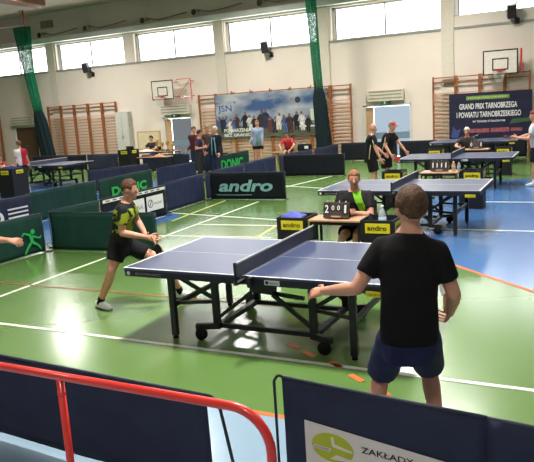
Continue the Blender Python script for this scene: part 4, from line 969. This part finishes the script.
for i in range(5): wall_bars(-22.47+i*.894, -22.47+(i+1)*.894, ('leftmost wall bar section of the big left group, beside the hanging net', 'second wall bar section from the hanging net on the left', 'middle wall bar section of the big left group', 'fourth wall bar section of the left group, next to last before the cabinet', 'last wall bar section of the left group, next to the grey cabinet')[i])
wall_bars(-26.9, -26.006, 'wall bar section left of the dark doorway at the left edge')
for i in range(8): wall_bars(-13.25+i*.912, -13.25+(i+1)*.912, ('wall bar section just left of the group poster', 'wall bar section behind the left end of the group poster', 'wall bars behind the poster, third section of that row', 'wall bars behind the poster, above the denim jacket person', 'wall bars behind the poster, fifth section of that row', 'wall bars behind the poster, above the red-shirted sitter', 'wall bars behind the right end of the poster by the green net', 'wall bar section between the green net and the bright door')[i])
for i in range(4): wall_bars(-2.7+i*.875, -2.7+(i+1)*.875, ('wall bar section at the left of the tournament banner', 'wall bar section behind the left half of the banner', 'wall bar section under the right basketball hoop', 'wall bar section behind the right end of the banner')[i])

def hoop(x, label, swing):
    t = thing('basketball_hoop', label, 'basketball hoop', (x, WY-.5, 2.86), 'basketball hoops on the back wall')
    y = WY-.52; a = .6; z0, z1 = 2.9, 3.77
    b = MB().span((x-a, y, z0), (x+a, y+.03, z1)).build('backboard', mat('board_white', (222, 214, 200), .6), t)
    k = MB(); e = .045; yy = y-.004
    def frame_(x0, x1, q0, q1):
        k.span((x0, yy, q0), (x1, y, q0+e)).span((x0, yy, q1-e), (x1, y, q1)).span((x0, yy, q0+e), (x0+e, y, q1-e)).span((x1-e, yy, q0+e), (x1, y, q1-e))
    frame_(x-a, x+a, z0, z1); frame_(x-.28, x+.28, 3.06, 3.48)
    k.build('board_marking', mat('marking_maroon', (84, 40, 40) if swing else (40, 36, 38), .6), b)
    rg = [(x+.225*math.cos(i*PI/12), y-.27+.225*math.sin(i*PI/12), 3.04) for i in range(25)]
    ro = MB().tube(rg, .011, 8).span((x-.1, y-.06, 3.0), (x+.1, y, 3.08)).build('ring', M_red, t, True)
    n_ = MB()
    for i in range(12):
        a0 = i*PI/6
        for s in (-1, 1):
            a1 = a0+s*.5
            n_.tube([(x+.222*math.cos(a0), y-.27+.222*math.sin(a0), 3.03), (x+.16*math.cos(a1), y-.27+.16*math.sin(a1), 2.82), (x+.12*math.cos(a0), y-.27+.12*math.sin(a0), 2.64)], .005, 5)
    n_.build('net', mat('hoop_net', (205, 200, 190), .8), ro)
    s = MB()
    for q in (-.4, .4):
        s.tube([(x+q, y+.03, z1-.12), (x+q*1.3, WY-.005, z1-.1)], .02, 8).tube([(x+q, y+.03, z0+.15), (x+q*1.3, WY-.005, z0+.1)], .02, 8)
    s.build('bracket', M_red, t, True)
    g = MB()
    if swing:
        x2 = x+1.0; yq = y+.25
        g.tube([(x+.66, yq, z1), (x2+.4, yq, z1), (x2+.4, yq, z0-.1), (x2+.4, yq, z0+.05), (x+.66, yq, z0+.1)], .018, 8).tube([(x+.68, yq, z0+.12), (x2+.4, yq, z1-.02)], .014, 8)
        g.tube([(x2+.4, yq, z1-.1), (x2+.4, WY-.005, z1-.1)], .02, 8).tube([(x2+.4, yq, z0+.1), (x2+.4, WY-.005, z0+.1)], .02, 8).tube([(x+.6, yq, z1-.05), (x+.66, yq, z1)], .014)
    else: g.span((x+.66, y+.1, 2.98), (x+.72, y+.16, z1)).tube([(x+.69, y+.13, 3.3), (x+.69, WY-.005, 3.3)], .02, 8)
    g.build('swing_frame', M_red, t)
hoop(-.19, 'white basketball backboard above the dark tournament banner', False)
hoop(-14.9, 'basketball backboard with a red side frame above the grey door', True)

def curtain_box(x0, x1, z0, z1, label):
    t = thing('air_curtain', label, 'air curtain', ((x0+x1)/2, WY, z0), 'wall boxes over the doors')
    MB().span((x0, WY-.25, z0), (x1, WY, z1)).build('housing', mat('unit_cream', (206, 198, 180), .6), t, bevel=.01)
    for k in range(3): MB().span((x0+.06, WY-.262, z0+.09+k*.13), (x1-.06, WY-.25, z0+.14+k*.13)).build('grille_slat', mat('unit_grey', (150, 145, 130), .6), t)
curtain_box(-5.25, -3.8, 2.22, 2.66, 'cream air curtain box above the bright blue door')
curtain_box(-15.3, -13.75, 2.2, 2.62, 'cream air curtain box above the grey door')
curtain_box(-25.1, -23.5, 2.14, 2.48, 'cream air curtain box above the dark doorway on the left')
for i, (x, z, lab) in enumerate(((-4.55, 2.15, 'small dark exit sign above the bright blue door'), (-14.55, 2.14, 'small dark exit sign above the grey door'))):
    t = thing('exit_sign', lab, 'sign', (x, WY, z), 'exit signs')
    MB().span((x-.16, WY-.28, z-.06), (x+.16, WY-.0, z+.07)).build('plate', mat('exit_green', (40, 92, 62), .5), t)
    MB().poly([(x-.02, WY-.283, z-.04), (x+.04, WY-.283, z-.04), (x+.03, WY-.283, z+.05), (x-.01, WY-.283, z+.05)], .003, (0, 1, 0)).build('pictogram', M_white, t)
cb = thing('cabinet', 'tall pale grey cabinet beside the left wall bars', 'cabinet', (-17.75, WY-.15, 0))
MB().span((-17.97, WY-.3, 0), (-17.2, WY-.001, 2.48)).build('body', mat('cabinet_grey', (188, 186, 178), .6), cb, bevel=.006)
for a in (-17.95, -17.585): 
    o = MB().span((a, WY-.315, .08), (a+.355, WY-.3, 2.42)).build('door', mat('cabinet_door', (196, 194, 186), .6), cb)
    MB().span((a+(.31 if a < -17.7 else .03), WY-.335, 1.2), (a+(.33 if a < -17.7 else .05), WY-.315, 1.36)).build('handle', M_steel, o)
pn_ = thing('notice_board', 'cream notice board on the wall behind the trophies', 'board', (-16.25, WY-.03, .7))
MB().span((-16.95, WY-.05, .6), (-15.6, WY, 1.5)).build('frame', mat('board_frame', (196, 170, 130), .6), pn_)
MB().span((-16.87, WY-.056, .67), (-15.68, WY-.05, 1.43)).build('sheet', mat('board_sheet', (216, 200, 164), .7), pn_)
def vent(x0, x1, z0, z1, lab, y=WY):
    t = thing('wall_vent', lab, 'vent', ((x0+x1)/2, y, z0), 'wall vents')
    MB().span((x0, y-.04, z0), (x1, y, z1)).build('frame', mat('vent_frame', (120, 100, 86), .6), t)
    n = max(3, int((z1-z0)/.06))
    for k in range(n): MB().span((x0+.03, y-.055, z0+.02+k*(z1-z0-.03)/n), (x1-.03, y-.04, z0+.04+k*(z1-z0-.03)/n)).build('slat', mat('vent_slat', (150, 142, 132), .6), t)
vent(-2.28, -1.9, 2.63, 2.78, 'small grey vent plate left above the tournament banner', WY-.06)
vent(-22.3, -21.5, 6.86, 7.22, 'rectangular vent high on the dark upper wall at the left', WY-.02)

def speaker(x, z, lab, first=[None]):
    y = WY-.3
    if first[0] is not None: return copy_tree(first[0], (x, WY, z), lab)
    t = thing('loudspeaker', lab, 'speaker', (x, WY, z), 'black wall loudspeakers')
    Mr = Matrix.Rotation(.35, 3, 'X') @ Matrix.Rotation(.25, 3, 'Z')
    b = MB().box((x-.05, y, z+.22), (.3, .28, .46), Mr).build('cabinet', M_black, t, bevel=.02)
    MB().box(V((x-.05, y, z+.22))+Mr @ V((0, -.145, 0)), (.26, .012, .42), Mr).build('grille', mat('speaker_grille', (52, 46, 52), .7), b)
    MB().beam((x+.12, WY-.035, z-.06), (x, y+.05, z+.1), .07, .09).span((x+.04, WY-.05, z-.2), (x+.2, WY, z)).build('bracket', M_black, t)
    first[0] = t
speaker(-19.4, 4.5, 'black loudspeaker hung below the left windows')
speaker(-9.6, 4.55, 'black loudspeaker hung below the middle window beside the green net')
speaker(.2, 4.85, 'black loudspeaker above the right basketball backboard')
def spot(x, z, lab, first=[None]):
    y = WY-.02
    if first[0] is not None: return copy_tree(first[0], (x, y, z), lab)
    t = thing('spotlight', lab, 'lamp', (x, y, z), 'spotlights on the upper wall')
    MB().cyl((x, y, z), (x, y-.12, z), .06).build('wall_mount', M_steel, t, True)
    MB().rings([[(x-.05+q*math.cos(k*PI/8), y-.12-d_, z-.02+q*math.sin(k*PI/8)-d_*.4) for k in range(16)] for d_, q in ((0, .06), (.06, .12), (.2, .16))]).build('shade', mat('lamp_pale', (196, 190, 160), .4), t, True)
    MB().rings([[(x-.05+q*math.cos(k*PI/8), y-.12-d_, z-.02+q*math.sin(k*PI/8)-d_*.4) for k in range(16)] for d_, q in ((.19, .14), (.215, .11))]).build('lens', M_black, t, True)
    MB().tube([(x+.06, y-.01, z+.02), (x+.6, y-.03, z-.12), (x+1.3, y-.03, z-.06), (x+2.2, y-.01, z+.05)], .022, 6).build('cable', mat('cable_green', (104, 140, 98), .5), t, True)
    first[0] = t
spot(-22.15, 6.62, 'spotlight on the upper wall next to the hanging left net')
spot(-19.15, 6.64, 'spotlight on the upper wall above the second window from the left')
spot(-15.75, 6.62, 'spotlight on the upper wall above the window over the left hoop')
spot(-12.95, 6.66, 'spotlight on the upper wall above the pilaster left of the poster')
spot(-9.7, 6.66, 'spotlight on the upper wall left of the middle green net')
pp = tag(MB().tube([(-22.05, 18.6, 7.6), (-22.0, 18.6, 6.84)], .035).build('red_pipe', M_red, None, True, loc=(-22, 18.6, 6.84)), 'red upright pipe at the top of the left hanging net', 'pipe')
tag(MB().tube([(-30.8, 18.5, 7.08), (-22.0, 18.6, 6.9)], .02).build('net_cable', M_white, None, True, loc=(-26, 18.5, 7)), 'pale cable running left from the top of the left hanging net', 'cable')

# ---- hanging divider nets, gathered in green with dark sacks
M_net_g = seethrough('net_green', (16, 104, 70), .74, .8, 26); M_sack = mat('sack_dark', (22, 36, 40), .8, .15, .15, 5)
def net_curtain(prof, zs, label, y=18.5):
    t = thing('divider_net', label, 'net', (prof[-1][1], y, prof[-1][0]))
    def pleat(rows, m, name, deep):
        R_ = []
        for z, cx, a, b in rows:
            R_.append([(cx+a*(1+deep*math.sin(9*q+z*.7))*math.cos(q), y+b*(1+deep*math.sin(9*q+z))*math.sin(q), z) for q in [2*PI*k/54 for k in range(54)]])
        MB().rings(R_).build(name, m, t, True)
    fine = []
    for r0, r1 in zip(prof[:-1], prof[1:]):
        for k in range(4): fine.append(tuple(a+(b-a)*k/4 for a, b in zip(r0, r1)))
    fine.append(prof[-1])
    top = [q for q in fine if q[0] >= zs-.001]; bot = [q for q in fine if q[0] <= zs+.001]
    pleat(top, M_net_g, 'gathered_net', .16); pleat([(a, b, c*1.08, d_) for a, b, c, d_ in bot], M_sack, 'storage_sack', .1)
    x, z = prof[0][1], prof[0][0]
    if z > 7: MB().cyl((x, y, z-.02), (x, y, 7.6), .03).build('hanger', M_steel, t)
    else: MB().cyl((x, y, z-.05), (x, y, 7.6), .02).build('hanger', M_steel, t)
net_curtain([(6.8, -22.15, .5, .2), (5.9, -22.1, .40, .2), (4.6, -22.0, .27, .18), (2.74, -21.72, .23, .17), (2.3, -21.65, .33, .2), (1.2, -21.5, .38, .22), (.02, -21.3, .42, .24)], 2.74, 'green gathered divider net with dark sack hanging beside the left wall bars')
net_curtain([(7.5, -7.02, .22, .16), (6.2, -6.99, .2, .16), (4.8, -6.92, .17, .15), (2.85, -6.82, .16, .14), (2.4, -6.8, .24, .17), (1.2, -6.72, .27, .2), (.02, -6.66, .3, .22)], 2.85, 'green gathered divider net with dark sack hanging beside the group poster')

# ---- poster and banner
po = thing('poster', 'wide group poster of people under a blue sky on the wall bars', 'poster', (-9.85, WY-.2, 1.02))
YP = WY-.215
def sky_mat():
    m = mat('poster_sky', (120, 146, 182), .6, .2, .05); nt = m.node_tree; b = nt.nodes['Principled BSDF']
    tc = nt.nodes.new('ShaderNodeTexCoord'); nz = nt.nodes.new('ShaderNodeTexNoise'); nz.inputs['Scale'].default_value = .9; nz.inputs['Detail'].default_value = 5
    mp = nt.nodes.new('ShaderNodeMapping'); mp.inputs['Scale'].default_value = (.5, 1, 1.2); nt.links.new(tc.outputs['Object'], mp.inputs[0]); nt.links.new(mp.outputs[0], nz.inputs['Vector'])
    rp = nt.nodes.new('ShaderNodeValToRGB'); e = rp.color_ramp.elements
    e[0].position = .40; e[0].color = s2l((62, 88, 128))+(1,); e[1].position = .62; e[1].color = s2l((176, 180, 182))+(1,)
    nt.links.new(nz.outputs['Fac'], rp.inputs['Fac']); nt.links.new(rp.outputs['Color'], b.inputs['Base Color'])
    return m
sh_ = MB().span((-12.32, YP, 1.02), (-7.05, YP+.02, 2.92)).build('sheet', sky_mat(), po)
MB().span((-12.3, YP-.003, 1.03), (-7.07, YP, 1.5)).build('lower_field', mat('poster_field', (88, 92, 74), .6, .2, .3, 3), sh_)
cols = [(46, 46, 58), (70, 52, 52), (40, 40, 44), (92, 60, 56), (70, 96, 140), (200, 200, 196), (44, 50, 76), (198, 190, 180), (40, 38, 44), (52, 48, 52)]
rnd = random.Random(3)
for i in range(17):
    x = -11.95+i*.255+rnd.uniform(-.09, .09); z = 1.36+rnd.uniform(-.08, .16); hh = .56+rnd.uniform(-.1, .14); m = mat('poster_fig_%d' % (i % 10), cols[i*7 % 10], .7, .2, .35, 7)
    k = MB(); y = YP-.004-.0005*i; ln = rnd.uniform(-.06, .06); wd = rnd.uniform(.75, 1.05)
    q_ = lambda a, b: (x+a*wd+ln*b/hh, y, z+b)
    k.poly([q_(-.1, -.16), q_(-.02, -.16), q_(0, 0), q_(.03, -.16), q_(.11, -.16), q_(.13, hh*.2), q_(.16, hh*.66), q_(.07, hh*.80), q_(-.07, hh*.80), q_(-.16, hh*.66), q_(-.13, hh*.2)], .001, (0, -1, 0))
    for s in (-1, 1):
        up_ = rnd.random() < .35
        k.poly([q_(s*.14, hh*.70), q_(s*.25, hh*(1.0 if up_ else .38)), q_(s*.20, hh*(1.04 if up_ else .34)), q_(s*.08, hh*.74)], .001, (0, -1, 0))
    o = k.build('printed_figure', m, sh_)
    MB().poly([(x+ln*.95+.058*math.cos(q*PI/6), y-.001, z+hh*.90+.075*math.sin(q*PI/6)) for q in range(12)], .001, (0, -1, 0)).build('printed_figure', mat('poster_skin', (120, 92, 78) , .7), sh_)
for x, z in ((-8.3, 2.5),):
    MB().poly([(x+.13*math.cos(q*PI/8), YP-.004, z+.13*math.sin(q*PI/8)) for q in range(16)], .001, (0, -1, 0)).build('printed_ball', mat('poster_dark', (52, 54, 66), .7), sh_)
text('lettering', 'JSN', mat('poster_blue', (40, 74, 150), .6), sh_, (-12.2, YP-.004, 2.1), (1, 0, 0), (0, 0, 1), .7, .36, bold=.01)
text('lettering', 'PO MARZENIA', M_white, sh_, (-11.95, YP-.01, 1.27), (1, 0, 0), (0, 0, 1), 1.35, .15, bold=.02)
text('lettering', 'BEZ GRANIC', M_white, sh_, (-11.95, YP-.01, 1.07), (1, 0, 0), (0, 0, 1), 1.35, .13, bold=.02)
MB().span((-7.75, YP-.006, 1.62), (-7.3, YP-.003, 2.1)).build('printed_card', mat('poster_card', (190, 200, 180), .7), sh_)
MB().span((-8.5, YP-.006, 1.36), (-7.2, YP-.003, 1.42)).build('small_print_line', M_white, sh_)
for i in range(5): MB().span((-11.5+i*.95, YP, 2.92), (-11.46+i*.95, YP+.02, 3.06)).build('hanging_tab', M_upright, po)

bnr = thing('banner', 'dark navy tournament banner with white lettering on the right wall bars', 'banner', (-.6, WY-.2, .6))
sh_ = MB().span((-2.06, YP, .6), (.87, YP+.02, 2.32)).build('sheet', mat('banner_navy', (40, 40, 62), .6, .2, .18, 2.2), bnr)
g_ = MB().span((-1.43, YP-.004, 2.06), (.1, YP, 2.2)).build('green_strip', mat('banner_green', (120, 150, 70), .6), sh_)
text('lettering', '6 EDYCJA CYKLU TURNIEJÓW', mat('banner_pale', (200, 220, 150), .6), sh_, (-1.36, YP-.005, 2.09), (1, 0, 0), (0, 0, 1), 1.4, .085, bold=.01)
text('lettering', 'GRAND PRIX TARNOBRZEGA', M_white, sh_, (-1.68, YP-.003, 1.72), (1, 0, 0), (0, 0, 1), 2.05, .21, bold=.025)
text('lettering', 'I POWIATU TARNOBRZESKIEGO', M_white, sh_, (-1.78, YP-.003, 1.41), (1, 0, 0), (0, 0, 1), 2.28, .21, bold=.025)
text('lettering', 'W TENISIE STOŁOWYM', M_white, sh_, (-1.2, YP-.003, 1.22), (1, 0, 0), (0, 0, 1), 1.15, .075, bold=.015)
for x0, x1, z0, z1 in ((-1.4, -.6, .84, .99), (-.55, .1, .84, 1.0), (.15, .55, .86, .98)):
    MB().span((x0, YP-.004, z0), (x1, YP, z1)).build('sponsor_patch', mat('banner_rose', (150, 84, 92), .6, .2, .4, 9), sh_)
k = MB().poly([(-2.0, YP-.003, .7), (-1.75, YP-.003, .66), (-1.62, YP-.003, 1.0), (-1.8, YP-.003, .95), (-1.9, YP-.003, 1.12)], .001, (0, -1, 0)).build('printed_splash', mat('banner_blue', (66, 78, 130), .6), sh_)
k = MB().poly([(.1, YP-.003, 1.12), (.8, YP-.003, 1.2), (.84, YP-.003, 1.32), (.2, YP-.003, 1.3)], .001, (0, -1, 0)).build('printed_splash', mat('banner_leaf', (64, 92, 60), .6), sh_)

# ------------------------------------------------------------------ view
sc = bpy.context.scene
sc.view_settings.view_transform = 'Standard'; sc.view_settings.look = 'None'; sc.view_settings.gamma = 1; sc.view_settings.exposure = -0.42
sc.cycles.max_bounces = 6; sc.cycles.transparent_max_bounces = 12; sc.cycles.use_denoising = True; sc.cycles.sample_clamp_indirect = 4
